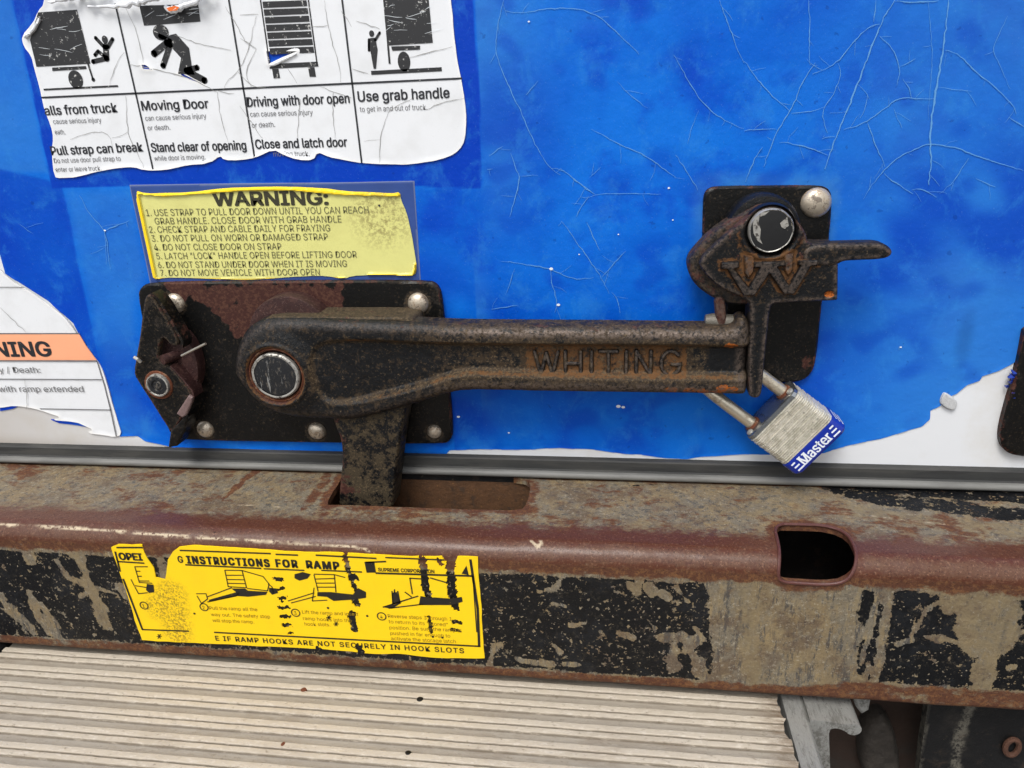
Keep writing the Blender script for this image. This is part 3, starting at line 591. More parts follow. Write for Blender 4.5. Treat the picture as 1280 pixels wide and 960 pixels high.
HC = [(q([(640, 320), (720, 335), (880, 370), (1000, 410), (1085, 460)]), 1.3), (q([(1085, 460), (1095, 520), (1105, 600), (1140, 710)]),), (q([(630, 40), (690, 180), (718, 330)]),), (q([(870, 175), (1000, 220), (1150, 250)]),), (q([(1085, 455), (1170, 470)]),), (q([(630, 480), (635, 660), (720, 840)]),),
      (q([(560, 690), (635, 670), (640, 660)]),), (q([(350, 700), (420, 665), (520, 655), (560, 690), (560, 740)]),), (q([(1125, 30), (1180, 120), (1220, 200), (1280, 240)]),), (q([(1280, 80), (1240, 260), (1190, 360), (1130, 400), (1115, 450)]),), (q([(1190, 360), (1250, 430), (1330, 440)]),), (q([(550, 420), (580, 310), (620, 262)]),),
      (q([(420, 0), (450, 180), (500, 340), (505, 410)], 300),), (q([(360, 135), (440, 125)], 300),), (q([(0, 190), (80, 245)], 300),), (q([(80, 245), (20, 370), (60, 440)], 300),), (q([(240, 345), (285, 415)], 300),), (q([(560, 345), (640, 365)], 300),), (q([(850, 285), (950, 262), (1060, 232)], 300),), (q([(400, 435), (560, 490)], 300),),
      (q([(465, 460), (465, 580), (475, 690)], 300),), (q([(300, 490), (285, 700)], 300),), (q([(740, 560), (800, 520), (870, 490)], 300),), (q([(740, 560), (700, 680), (697, 815)], 300),), (q([(930, 550), (1030, 505), (1120, 492)], 300),), (q([(620, 705), (700, 700)], 300), .7), (q([(0, 75), (90, 70)], 300),), (q([(0, 530), (60, 620), (110, 690)], 300),), (q([(505, 50), (560, 135)], 300),), (q([(580, 105), (700, 145)], 300),)]
crack_mesh('sheet_crack', HC, 'hair', YS - .0003, st, .65)['kind'] = 'stuff'
WC = []
for i in range(26):
    ox, oy, w_, h_ = random.choice(((45, 15, 55, 60), (478, 0, 55, 50), (180, 8, 60, 18))); a = (ox + random.random() * w_, oy + random.random() * h_); WC.append(([a, (a[0] + random.uniform(6, 26), a[1] + random.uniform(-8, 5))], .55))
crack_mesh('print_scratch', WC, 'chip', YS - .0004, st, .9)['kind'] = 'stuff'
flap = smoothpoly(W([(336, 80), (352, 74), (368, 67), (373, 66), (360, 73), (345, 82), (338, 83)], YS - .001)); plate('lifted_flap', flap, YS - .0014, YS, .0004, 'white_sticker', st, .0005)
# torn paper roll at the top and peeled corner at the left
rp = thing('torn_paper_strip', PY(215, 4, -.002), 'crumpled torn strip of white and orange paper above the pictogram sticker', 'paper')
for P, r, mt in (([(112, 10, .003), (150, 7, .005), (175, 2, .005), (200, -3, .006), (262, -14, .004)], [.0005, .0013, .0016, .0015, .0012], 'white_sticker'), ([(60, 3, .003), (85, -2, .004), (110, -4, .004), (140, -6, .003)], [.0006, .0010, .0012, .0008], 'white_sticker'),
              ([(206, 9, .003), (216, 14, .004), (228, 8, .005), (250, 0, .005), (270, -10, .004)], [.0010, .0017, .0015, .0012, .0008], 'white_sticker')):
    pts = [PY(a, b, -c) for a, b, c in P]; Q = []; R_ = []
    for i in range(len(pts) - 1):
        for t in np.linspace(0, 1, 7)[:-1]: Q.append(pts[i] * (1 - t) + pts[i + 1] * t + RNG.normal(size=3) * .0004); R_.append(r[i] * (1 - t) + r[i + 1] * t + RNG.normal() * .0002)
    tube('paper_fold', Q, np.maximum(R_, .0003), mt, rp, 9)
k = Ink(-.0066); k.poly([(208, 10), (218, 7), (224, 9), (221, 13), (211, 14)]); k.build('orange_print', plain('orange_print', srgb(230, 110, 30), .5), rp)
peel = W([(28, 44), (36, 40), (42, 32), (49, 18), (48, 26), (42, 38), (34, 46), (30, 48)], -.003); plate('peeled_edge', peel, -.0032, -.0012, .0006, 'white_sticker', st, .0006)

# --- orange banded ramp warning sticker, lower left
YW = -.0009
ws = thing('ramp_warning_sticker', PY(60, 450, 0), 'torn white sticker with an orange WARNING band at the left edge, above the grey seal', 'sticker')
wo = [(-260, 120), (-100, 240), (-20, 322), (0, 338), (6, 343), (20, 355), (40, 366), (60, 382), (80, 396), (92, 411), (104, 430), (118, 446), (127, 458), (134, 478), (142, 510), (149, 530), (153, 544), (143, 547), (132, 544), (108, 541), (118, 537), (106, 532), (95, 527), (62, 525), (78, 522), (60, 516), (44, 511), (20, 507), (0, 510), (-120, 520), (-260, 500)]
ww = jag(smoothpoly(W(wo, YW), 1), .002, .00018); wsd = poly_sdf(ww)
relief('sticker_sheet', wsd, (-.42, ww[:, 0].max() + .001, ww[:, 1].min() - .001, .1), .0012, lambda x, z, d: YW - .0005 * (1 - sst(d, 0, .003)) * vnoise(x, z, .012, 6), -.0004, 'white_sticker', ws, {'rim': lambda x, z, d: 1 - sst(d, .0003, .0012)})
ob = W([(-200, 417), (99, 417), (108, 432), (121, 450), (-200, 450)], YW); plate('orange_band', ob, YW - .00055, YW, .0001, 'orange', ws, .0012)
k = Ink(YW - .00075); k.text('WARNING', (-68, 446), (65, 445), 20, .045).build('warning_word', 'ink', ws)
k = Ink(YW - .00065); k.line([(-200, 359), (30, 359)], 1).line([(-200, 417), (99, 417)], 1.6).line([(-200, 450.5), (121, 451.5)], 1.6).line([(-200, 473), (127, 474.5)], 1.4).line([(50, 511), (138, 512.5)], 1.4).line([(121, 451), (130, 480), (138, 512), (145, 545)], 1.6)
k.build('ruled_line', 'ink2', ws)
k = Ink(YW - .00065); k.text('Injury / Death:', (-26, 466), (51, 466), 8.5, .006).text('truck with ramp extended', (-31, 490), (105, 490), 9, .006); k.build('printed_text', plain('grey_print', srgb(96, 96, 98), .5), ws)
crack_mesh('sheet_crack', [([(0, 385), (12, 397), (32, 415)],), ([(31, 475), (34, 500), (33, 512)],)], 'hair', YW - .0007, ws, .9)['kind'] = 'stuff'
bl = W([(62, 524), (80, 526), (98, 525), (106, 527), (110, 534), (92, 531), (74, 529)], -.0006); plate('blue_film_remnant', bl, -.0007, 0, .0001, 'vinyl', ws, .0008, {'deep': lambda x, z, d: 1})
bl = W([(0, 510), (10, 509), (18, 506), (22, 501), (25, 507), (16, 511), (0, 514)], -.0006); plate('blue_film_remnant', bl, -.0007, 0, .0001, 'vinyl', ws, .0008, {'deep': lambda x, z, d: 1})

# --- yellow WARNING sticker under clear laminate
yw = thing('yellow_warning_sticker', PY(350, 290, 0), 'yellow WARNING rules sticker with curled edges, between the white sticker and the large latch plate', 'sticker')
lam = W([(162, 231), (300, 229), (420, 228), (518, 226), (526, 352), (188, 354)], YV); plate('clear_laminate', lam, -.0008, YV, .0002, 'laminate', yw, .0009, {'rim': lambda x, z, d: (d < .0006).astype(float)})
yo = [(168, 238), (182, 242), (205, 241), (240, 240), (262, 237), (300, 234), (360, 233), (405, 235), (428, 239), (460, 240), (490, 242), (500, 240), (501, 250), (508, 265), (514, 290), (518, 315), (521, 335), (518, 345), (505, 345), (480, 344), (462, 344), (440, 345), (430, 349), (410, 345), (380, 345), (340, 348), (300, 350), (260, 348), (230, 347), (205, 347), (193, 350), (190, 340), (180, 290)]
yp = jag(smoothpoly(W(yo, -.0012), 1), .003, .0001); top = W([(168, 238), (205, 241), (262, 237), (300, 234), (360, 233), (428, 239), (500, 241)], -.0012); lef = W([(169, 240), (180, 290), (192, 349)], -.0012); bot = W([(462, 344), (518, 345), (521, 330)], -.0012); bt2 = W([(192, 349), (300, 350), (430, 348)], -.0012)
def yrim(x, z, d):
    e1 = dist_line(x, z, top) - .0022; e2 = dist_line(x, z, lef) - .0028 + .05 * 0; e3 = dist_line(x, z, bot) - .0012; e4 = dist_line(x, z, bt2) - .0009
    return sst(-np.minimum(np.minimum(e1, e4), np.minimum(e2, e3)), -.0002, .0003)
def bevc(d): return np.sqrt(np.clip(1 - (np.clip(.0012 - d, 0, .0012) / .0012) ** 2, 0, 1))
gx, gz = W([(478, 268)], 0)[0]
relief('sticker_sheet', poly_sdf(yp), pbox(yp), .0006, lambda x, z, d: -.0013 - .0015 * yrim(x, z, d) * bevc(d), -.0008, 'yellow_sticker', yw, {'rim': yrim, 'grime': lambda x, z, d: sst(.028 - np.hypot(x - gx, z - gz), 0, .022)})
k = Ink(-.0016); k.text('WARNING:', (268, 257), (410, 255.5), 15.5, .055); k.build('warning_word', inkmat('warning_ink', srgb(52, 50, 32), .66, .7, srgb(190, 188, 105)), yw)
k = Ink(-.0016)
for t, a, b in (('1. USE STRAP TO PULL DOOR DOWN UNTIL YOU CAN REACH', (183, 270), (461, 266.5)), ('GRAB HANDLE. CLOSE DOOR WITH GRAB HANDLE', (194, 280.5), (427, 278)), ('2. CHECK STRAP AND CABLE DAILY FOR FRAYING', (187, 291), (413, 289)), ('3. DO NOT PULL ON WORN OR DAMAGED STRAP', (190, 302), (410, 300)),
                ('4. DO NOT CLOSE DOOR ON STRAP', (193, 313), (352, 312)), ('5. LATCH "LOCK" HANDLE OPEN BEFORE LIFTING DOOR', (196, 324), (446, 322)), ('6. DO NOT STAND UNDER DOOR WHEN IT IS MOVING', (198, 335), (434, 333.5)), ('7. DO NOT MOVE VEHICLE WITH DOOR OPEN', (201, 345), (400, 344))): k.text(t, a, b, 8, .004)
k.build('printed_text', plain('warning_small_ink', srgb(108, 106, 72), .5, var=.3), yw)
k = Ink(-.00175); k.disc((474, 257), 1.3); k.build('ink_dot', 'ink', yw)

# ================================================================== RIVET / PIN BUILDERS
def rivet(px, py, y0, r, parent):
    c = PY(px, py, y0 - .002); c[1] = y0; h = r * .62
    prof = [(0, -h)] + [(r * math.sin(a), -h * math.cos(a)) for a in np.linspace(.15, 1.5, 9)] + [(r * 1.0, 0)]
    prof[0] = (1e-7, -h)
    return lathe('rivet', c, prof, 'rivet', parent, 28)
def circ(px, py, y, r): return PY(px, py, y), r / 2000.

# ================================================================== BIG LATCH (handle latch)
YP = -.0045
lt = thing('handle_latch', PY(360, 555, 0), 'rusty black latch with long cast handle lettered WHITING, bolted to the blue door', 'door latch')
pl = [(171, 372), (174, 360), (186, 353), (360, 351.5), (533, 351), (546, 356), (552, 370), (559, 460), (566, 538), (563, 552), (552, 556), (400, 554), (226, 551), (213, 546), (203, 520), (190, 465)]
plw = smoothpoly(W(pl, YP), 2); RV = [(W([(a, b)], YP)[0], r_) for a, b, r_ in ((217, 380, .0065), (522, 380, .0065), (255, 538, .006), (395, 540, .006), (542, 541, .0048))]
def rring(x, z):
    v = np.zeros(x.shape)
    for p, r_ in RV: v = np.maximum(v, 1.2 * sst(r_ * 1.45 - np.hypot(x - p[0], z - p[1]), 0, r_ * .3))
    return v
maro = poly_sdf(W([(205, 355), (428, 355), (430, 400), (300, 425), (288, 415), (262, 385), (238, 372), (228, 385), (215, 372)], YP)); rivs = W([(320, 390)], YP)
plate('mounting_plate', plw, YP, 0, .0012, 'iron_plate', lt, .0009, {'rust': lambda x, z, d: 1.1 * sst(maro(x, z) + .003 * (vnoise(x, z, .004, 130) - .5), -.0022, .0022) + .6 * (d < .0012), 'dust': lambda x, z, d: .5 * vnoise(x, z, .02, 12) + .3 * (d < .002) + rring(x, z)})
for p in ((217, 380, 13), (522, 380, 13), (255, 538, 12), (395, 540, 12), (542, 541, 9.5)): rivet(p[0], p[1], YP, p[2] / 2000., lt)
# drum behind the boss
c = PY(363, 424, -.018); c[1] = 0
lathe('hub_drum', c, [(1e-7, -.0185), (.022, -.0185), (.0262, -.018), (.0268, -.017), (.0268, -.005)], 'maroon', lt, 56)
# deep casting behind the handle between boss and shoulder
dk = W([(322, 406), (333, 397), (400, 398), (510, 398), (517, 402), (520, 420), (520, 440), (440, 500), (330, 500), (305, 470), (306, 430)], -.030)
plate('handle_shoulder', smoothpoly(dk, 1), -.028, -.005, .001, 'iron_dusty', lt, .001, {'dust': lambda x, z, d: 1.0, 'rust': lambda x, z, d: .3})
# the handle itself: a height field with rounded rims, sunken web and boss
YH = -.034
ho = [(288, 470), (289, 450), (294, 430), (303, 415), (316, 405), (332, 401), (360, 401), (400, 401), (460, 403), (520, 405), (560, 407.5), (620, 408.5), (700, 409), (800, 410), (880, 411), (912, 411), (919, 408), (923, 400), (930, 397), (936, 402), (939, 412), (939.5, 430), (937, 460), (935.5, 480), (935, 495), (925, 497), (880, 495.5), (800, 494.5), (700, 493), (620, 491.5), (585, 491), (566, 493),
      (545, 499), (525, 506), (480, 519), (455, 525), (435, 528), (410, 528), (380, 527), (358, 525), (336, 518), (314, 503), (297, 483)]
hw = W(ho, YH); hsd = poly_sdf(np.vstack([smoothpoly(hw, 2)]))
web = poly_sdf(smoothpoly(W([(392, 432), (430, 426), (520, 431), (620, 433), (700, 433.5), (800, 434), (880, 435), (935, 436), (975, 437), (975, 472), (935, 472), (750, 471.5), (620, 467), (585, 466), (566, 469), (535, 480), (490, 492), (450, 501), (412, 506), (394, 492), (386, 460)], YH), 2))
bc = W([(344.5, 470)], YH)[0]
def hfront(x, z, d):
    r = np.hypot(x - bc[0], z - bc[1]); w = web(x, z)
    y = YH + bev(d, .0068) * .95
    rec = .0055 * sst(w, -.0022, .0018) * (.35 + .65 * sst(x, bc[0] + .03, bc[0] + .07)); y = y + rec
    hc = .5 * (1 - np.abs(np.clip(d, 0, .02) - .006) / .014)
    y = y + .0022 * sst(r, .0205, .031) * (x < bc[0] + .05) * (1 - sst(x, bc[0] + .02, bc[0] + .045)) * (d > 0)   # the boss stands a little proud
    y = y - .0012 * np.exp(-((r - .0192) / .0013) ** 2)                              # lip round the pin
    y = y + .0045 * (1 - sst(r, .0158, .0178))                                       # sunken seat
    y = y + .00025 * (vnoise(x, z, .006, 40) - .5) + .00015 * (vnoise(x, z, .002, 41) - .5)
    return y
spots = W([(914, 433.5), (840, 488), (862, 489), (880, 490), (905, 485), (912, 487), (900, 490), (333, 425)], YH)
def hor(x, z, d):
    v = np.zeros(x.shape)
    for i, p in enumerate(spots[:7]): v = np.maximum(v, sst(.0026 - np.hypot((x - p[0]) * .6, (z - p[1]) * 1.2) + .002 * (vnoise(x, z, .0015, 50 + i) - .5), 0, .0008))
    r = np.hypot(x - bc[0], z - bc[1]); return v
def hrust(x, z, d):
    r = np.hypot(x - bc[0], z - bc[1]); w = web(x, z)
    return .9 * sst(.0180 - r, -.0012, .0008) + .35 * sst(z, bc[1] - .002, bc[1] + .02) * (d < .003) + .45 * sst(x, .1, .13) * (z < .012) * (w < 0)
def hdust(x, z, d):
    w = web(x, z); r = np.hypot(x - bc[0], z - bc[1])
    v = .6 * np.exp(-((w) / .0022) ** 2) + .42 * sst(x, -.06, .0) * (w > 0) * (1 - sst(x, .112, .116)) + .25
    v = v + .2 * np.exp(-((r - .021) / .003) ** 2) - .3 * sst(x, .114, .117) * (w > .001) + .45 * sst(x, -.075, -.02) * (w < 0)
    return v
def hochre(x, z, d):
    w = web(x, z); r = np.hypot(x - bc[0], z - bc[1]); xl = W([(655, 450), (858, 450)], YH)[:, 0]
    v = .62 * sst(x, xl[0] - .008, xl[0] + .004) * (1 - sst(x, xl[1], xl[1] + .002)) * (w > -.0012) * (.6 + .6 * vnoise(x, z, .005, 120))
    v = np.maximum(v, .62 * np.exp(-((w + .0006) / .0011) ** 2) * sst(vnoise(x, z, .012, 121), .1, .6) * (x > bc[0] + .035))
    return np.maximum(v, .75 * np.exp(-((r - .0178) / .0012) ** 2))
hx = relief('handle', hsd, pbox(hw), .00068, hfront, -.0185, 'iron', lt,
            {'ochre': hochre, 'rust': hrust, 'dust': hdust, 'orange': hor, 'worn_sheen': lambda x, z, d: np.exp(-((d - .004) / .0025) ** 2) * (.35 + .9 * sst(x, -.06, -.0))}, angle=50)  # pale band along the rim is wear and painted highlight together
# raised letters on the web
xs = [(668, 701), (706, 729), (738, 743), (749, 774), (781, 786), (794, 816), (825, 853)]
GL = {'W': [[(0, 1), (.25, 0), (.5, .95), (.75, 0), (1, 1)]], 'H': [[(0, 0), (0, 1)], [(1, 0), (1, 1)], [(0, .5), (1, .5)]], 'I': [[(.5, 0), (.5, 1)]], 'T': [[(0, 1), (1, 1)], [(.5, 0), (.5, 1)]], 'N': [[(0, 0), (0, 1), (1, 0), (1, 1)]],
      'G': [[(.5 + .5 * math.cos(a), .5 + .5 * math.sin(a)) for a in np.linspace(.75, 5.7, 14)] + [(.97, .45), (.55, .45)]]}
for chh, (xa, xb) in zip('WHITING', xs):
    A = PY(xa + 1, 468.5, -.029); B = PY(xb - 3, 469, -.029); hh = .0142
    SG = [[np.array([A[0] + (B[0] - A[0]) * u, A[2] + hh * v + (B[2] - A[2]) * u]) for u, v in st_] for st_ in GL[chh]]
    def lsdf_(x, z, SG=SG):
        d = np.full(x.shape, 9.0)
        for P_ in SG: d = np.minimum(d, dist_line(x, z, P_))
        return .00135 - d
    allp = np.array([p for st_ in SG for p in st_])
    relief('raised_letter', lsdf_, pbox(allp, .002), .0004, lambda x, z, d: -.0283 - .0016 + bev(d, .0011) * 1.2, -.0270, 'iron_dusty', hx, {'dust': lambda x, z, d: .3, 'ochre': lambda x, z, d: .55 * (1 - sst(d, .0002, .0008)), 'worn_sheen': lambda x, z, d: .95 * sst(d, .0005, .0011)})
# pivot pin with peeling silver edge
c, r = circ(344.5, 470, YH, 29.5); c[1] = YH
lathe('pivot_seat', c, [(.0172, .0075), (.0172, .001), (.0165, .0005), (.0155, .0022), (.0150, .006)], 'orange_rust', lt, 48)
pn = lathe('pivot_pin', c, [(1e-7, -.0008), (.0115, -.0006), (.0137, -.0003), (.0141, 0), (.0143, .001), (.0143, .008)], 'pin', lt, 48, scale=(1.03, .98))
lathe('pin_edge', c, [(.0128, -.0009), (.0138, -.0011), (.0146, -.0003), (.0147, .0012), (.0146, .002)], 'silver', pn, 48, scale=(1.03, .98), jit=.006)
# tongue going down into the bumper slot
tg = [(410, 500), (418, 532), (426, 550), (428, 575), (425, 600), (422, 640), (490, 644), (494, 600), (500, 550), (508, 505), (514, 492), (420, 492)]
def tdust(x, z, d): return .35 + .4 * vnoise(x, z, .012, 60) + .4 * np.exp(-((z + .062) / .003) ** 2)
tgw = W(tg, -.0275)
plate('locking_tongue', smoothpoly(tgw, 1), -.0275, -.010, .0015, 'iron_dusty', lt, .0009, {'dust': tdust, 'rust': lambda x, z, d: .7 * sst(-(x - tgw[1][0]), -.012, -.001) * sst(vnoise(x, z, .01, 61), .2, .6) + .3 * sst(-z, .055, .066)})
# pawl at the left with its pin, flanges and cotter wire
YA = -.021
c, _ = circ(226, 452, -.012, 1); c[1] = YP
lathe('pawl_drum', c, [(1e-7, -.009), (.0085, -.009), (.0115, -.0085), (.012, -.0075), (.012, 0)], 'maroon', lt, 36, scale=(1, 1.8))
pw = [(181, 371), (186, 368), (191, 371), (200, 384), (212, 404), (224, 427), (221, 433), (212, 431), (206, 423), (201, 424), (197, 450), (212, 458), (226, 473), (239, 489), (241, 497), (236, 508), (228, 522), (222, 532), (214, 541), (206, 530), (190, 504), (170, 474), (167, 466), (171, 440), (175, 417), (178, 390)]
pa = plate('pawl', smoothpoly(W(pw, YA), 1), YA, YA + .0035, .001, 'iron_plate', lt, .0006, {'dust': lambda x, z, d: .7 * (d < .0015) + .45 + .2 * vnoise(x, z, .01, 5), 'rust': lambda x, z, d: .5 * (d < .0016) + .25 * (z < .0)}, lambda x, z, d: -.0004 * (vnoise(x, z, .008, 70)))
def strip(name, pts, mat, parent, w=.0018):     # bent sheet flange: a solid band from the front edge back to the plate
    (P, ya, yb) = pts; a = W(P, ya); V = []; F_ = []; n = len(a); ins = np.gradient(a, axis=0); ins /= np.linalg.norm(ins, axis=1)[:, None]; N = np.stack([-ins[:, 1], ins[:, 0]], 1) * w
    for i in range(n): V += [(a[i, 0], ya, a[i, 1]), (a[i, 0] + N[i, 0], ya, a[i, 1] + N[i, 1]), (a[i, 0] + N[i, 0], yb, a[i, 1] + N[i, 1]), (a[i, 0], yb, a[i, 1])]
    for i in range(n - 1):
        for k2 in range(4): F_.append((4 * i + k2, 4 * i + (k2 + 1) % 4, 4 * i + 4 + (k2 + 1) % 4, 4 * i + 4 + k2))
    F_ += [(3, 2, 1, 0), tuple(4 * (n - 1) + j for j in range(4))]
    return mesh_obj(name, V, F_, mat, parent, {'dust': np.full(len(V), .5), 'rust': np.full(len(V), .45)}, angle=30)
strip('pawl_flange', (W2 := [(188, 369), (194, 373), (203, 386), (214, 405), (226, 427), (225, 434)], YA - .0012, YA + .009), 'iron_plate', pa)
strip('pawl_flange', ([(212, 458), (226, 473), (239, 489), (241, 497)], YA - .0008, YA + .010), 'maroon', pa, .0012)
fl = W([(221, 517), (236, 494), (241, 497), (240, 503), (233, 519), (228, 522)], YA - .002); plate('pawl_flange', fl, YA - .0026, YA, .0006, plain('worn_pink_rust', srgb(112, 92, 90), .5, var=.3, scale=500, bump=.0003), pa, .0005)
fl = W([(214, 538), (224, 528), (233, 517), (236, 520), (231, 540), (222, 557), (211, 559)], YA); plate('pawl_toe', fl, YA - .001, YA + .012, .0008, 'iron_plate', pa, .0006, {'dust': lambda x, z, d: .4, 'rust': lambda x, z, d: .2})
A = PY(203, 450, YA - .001); B = PY(232, 440, -.008); tube('pawl_stub', [A, A * .5 + B * .5, B], .0032, 'maroon', pa, 14)
c, _ = circ(199, 481, YA, 1); c[1] = YA
lathe('pawl_collar', c, [(.0060, -.0012), (.0092, -.0012), (.0098, 0), (.0098, .001)], 'orange_rust', pa, 32)
c2, _ = circ(196.5, 482, YA - .003, 1); c2[1] = YA
pp_ = lathe('pawl_pin', c2, [(1e-7, -.0032), (.0022, -.0032), (.0026, -.0026), (.0034, -.0026), (.0038, -.0033), (.0058, -.0033), (.0062, -.0030), (.0064, 0)], 'pin', pa, 32)
lathe('pin_edge', c2, [(.0062, -.0029), (.0066, -.0035), (.0074, -.0033), (.0077, -.002), (.0076, 0)], 'silver', pa, 32)
MT['wire'] = plain('cotter_wire', srgb(190, 186, 176), .3, .8, scale=900)
tube('cotter_wire', [PY(227, 444.5, -.020), PY(242, 437, -.022), PY(257, 429.5, -.024)], .0008, 'wire', lt, 8)
tube('cotter_end', [PY(176, 452.5, -.0235), PY(172, 449, -.0245), PY(168, 446.5, -.024)], .0011, 'wire', lt, 8)
c, _ = circ(225, 465, -.012, 1); c[1] = -.011; lathe('spacer_end', c, [(1e-7, -.003), (.004, -.003), (.006, -.001), (.006, .006)], 'silver', lt, 20, scale=(.8, 1.3))

# ================================================================== KEEPER (upper right)
kp = thing('lock_keeper', PY(960, 475, 0), 'black iron keeper with raised W emblem and sideways lever, bolted right of the handle end', 'door latch')
kw = smoothpoly(W([(879, 262), (880, 243), (887, 235), (900, 233), (960, 232.5), (1026, 232), (1037, 236), (1041, 248), (1036, 310), (1027, 385), (1021, 450), (1014, 470), (998, 479), (960, 479), (915, 478), (904, 470), (906, 400), (908, 370), (888, 340), (878, 320)], YP), 2)
rsp = W([(1010, 455)], YP)[0]
plate('mounting_plate', kw, YP, 0, .0012, 'iron_plate', kp, .0009, {'rust': lambda x, z, d: .6 * (d < .0011) + .8 * sst(.006 - np.hypot((x - rsp[0]) * 1.6, z - rsp[1]), -.003, .003), 'dust': lambda x, z, d: .3 + .6 * sst(-(z - .02), 0, .02) * vnoise(x, z, .004, 5)})
rivet(1021, 254, YP, .0080, kp)
c = PY(954, 289, -.019); c[1] = 0
lathe('hub_drum', c, [(1e-7, -.0195), (.0155, -.0195), (.0180, -.019), (.0190, -.0175), (.0190, -.004)], 'iron_rusty', kp, 48)
YC = -.031
bk = smoothpoly(W([(860, 336), (861, 326), (868, 315), (894, 288), (930, 266), (955, 254), (985, 262), (1005, 290), (1000, 360), (962, 381), (935, 382), (915, 381), (897, 376), (877, 364), (864, 350)], -.024), 2)
plate('keeper_back', bk, -.024, -.010, .002, 'iron_rusty', kp, .0009, {'rust': lambda x, z, d: .35, 'dust': lambda x, z, d: .5, 'worn_sheen': lambda x, z, d: .3})
cs = [(872, 327), (900, 300), (933, 273), (946, 261), (962, 256.5), (975, 257.5), (986, 264), (998, 278), (1008, 292), (1010, 305), (1030, 306), (1046.5, 306), (1048, 308), (1048, 340), (1047.5, 374), (1046, 376), (1010, 377), (975, 379), (967, 380), (963, 384), (960, 410), (956, 450), (952.5, 490), (949, 497.5), (941, 498), (935, 493), (935.5, 450), (937, 400), (938, 381), (930, 372), (912, 366), (893, 355), (880, 341)]
WO = poly_sdf(W([(900, 326), (924, 325), (924, 334), (918, 335), (935, 357), (948, 334), (941, 334), (941, 326), (981, 324), (981, 332), (972, 333), (985, 354), (999, 331), (996, 331), (996, 324), (1022, 323), (1022, 332), (1013, 332), (992, 367), (978, 367), (961, 342), (943, 369), (928, 369), (908, 336), (900, 336)], YC))
holes_ = [poly_sdf(W([(929, 319), (943, 318.5), (942, 340), (935, 349), (930, 341)], YC)), poly_sdf(W([(979, 316), (992, 315.5), (991, 337), (985, 346), (980, 338)], YC))]
def esd0(x, z): return np.maximum(WO(x, z), np.maximum(holes_[0](x, z), holes_[1](x, z)))
csw = W(cs, YC); pc = W([(964, 288)], YC)[0]
plate('keeper_casting', smoothpoly(csw, 1), YC, -.015, .0011, 'iron', kp, .0006,
      {'ochre': lambda x, z, d: (.75 * sst(esd0(x, z), -.0028, -.0004) * (.5 + .6 * vnoise(x, z, .003, 122))) + .5 * np.exp(-((np.hypot(x - pc[0], z - pc[1]) - .0165) / .002) ** 2) * (z < pc[1]), 'dust': lambda x, z, d: .15 + .3 * sst(.013 - np.hypot((x - W([(960, 340)], YC)[0][0]) * .42, z - W([(960, 340)], YC)[0][1]), -.006, .006) * (.4 + .6 * vnoise(x, z, .004, 71)), 'rust': lambda x, z, d: .35 * (d < .001) + .4 * sst(.0225 - np.hypot(x - pc[0], z - pc[1]), -.002, .002) + .3 * sst(-z, -.025, 0.0),
       'worn_sheen': lambda x, z, d: .9 * np.exp(-((d - .0012) / .0012) ** 2), 'orange': lambda x, z, d: sst(.0022 - np.hypot((x - W([(1037, 368)], YC)[0][0]) * .7, z - W([(1037, 368)], YC)[0][1]), 0, .0008)},
      lambda x, z, d: -.0015 * np.exp(-((np.hypot(x - pc[0], z - pc[1]) - .0145) / .0016) ** 2) + .0025 * (1 - sst(np.hypot(x - pc[0], z - pc[1]), .0118, .0135)) + .00008 * (vnoise(x, z, .004, 72) - .5) + .0010 * sst(.0020 - np.hypot((x - W([(1037, 368)], YC)[0][0]) * .7, z - W([(1037, 368)], YC)[0][1]), 0, .0008))
# finger rib down the middle and the sideways lever
lv = [(1003, 306), (1050, 304.5), (1085, 303.5), (1102, 304), (1112, 308), (1117.5, 316), (1113, 322), (1102, 325), (1075, 326), (1055, 327), (1049, 331), (1040, 334), (1003, 334)]
plate('lever', smoothpoly(W(lv, YC - .0008), 2), YC - .0008, YC + .0085, .0022, 'iron', kp, .0006, {'dust': lambda x, z, d: .35, 'worn_sheen': lambda x, z, d: .8 * np.exp(-((d - .0016) / .0013) ** 2), 'rust': lambda x, z, d: .3 + .6 * sst(x, W([(1104, 316)], YC)[0][0], W([(1116, 316)], YC)[0][0])})
# raised emblem: slab W
def esd(x, z): return np.maximum(WO(x, z), np.maximum(holes_[0](x, z), holes_[1](x, z)))
P = W([(895, 310), (1030, 375)], YC)
def efront(x, z, d):
    v = YC - .0030 + bev(d, .0010)
    v = v + .0015 * (1 - sst(WO(x, z), -.0003, .0008))
    return v
relief('raised_emblem', esd, (P[0][0], P[1][0], P[1][1], P[0][1]), .00055, efront, YC + .0005, 'iron', kp, {'ochre': lambda x, z, d: .6 * (WO(x, z) < .0002), 'dust': lambda x, z, d: .15, 'worn_sheen': lambda x, z, d: .75 * sst(d, .0004, .0012), 'rust': lambda x, z, d: .4 * sst(sum(sst(h(x, z), -.002, .001) for h in holes_), 0, 1)})
c = PY(963.5, 288, YC - .001); c[1] = YC
lathe('pin_seat', c, [(.0135, .004), (.0128, .0005), (.0118, .002), (.0118, .005)], 'iron_plate', kp, 40)
m = Mat('pin_cap_black', srgb(24, 25, 27), .38); m.mix(m.step(m.noise(75, 5, .6, off=5.1), .61, .62), srgb(150, 145, 132), .4, .4, amt=.9); m.height(m.noise(400, 3), .0001)
k = Ink(YC - .0025); k.poly([(943, 272), (950, 268), (948, 278), (951, 287), (950, 298), (953, 305), (947, 301), (942, 292), (941, 280)]).poly([(975, 279), (984, 271), (986, 282), (981, 286), (977, 284)]).poly([(951, 266), (962, 264), (956, 269), (950, 271)]); k.build('worn_spot', 'silver', kp)
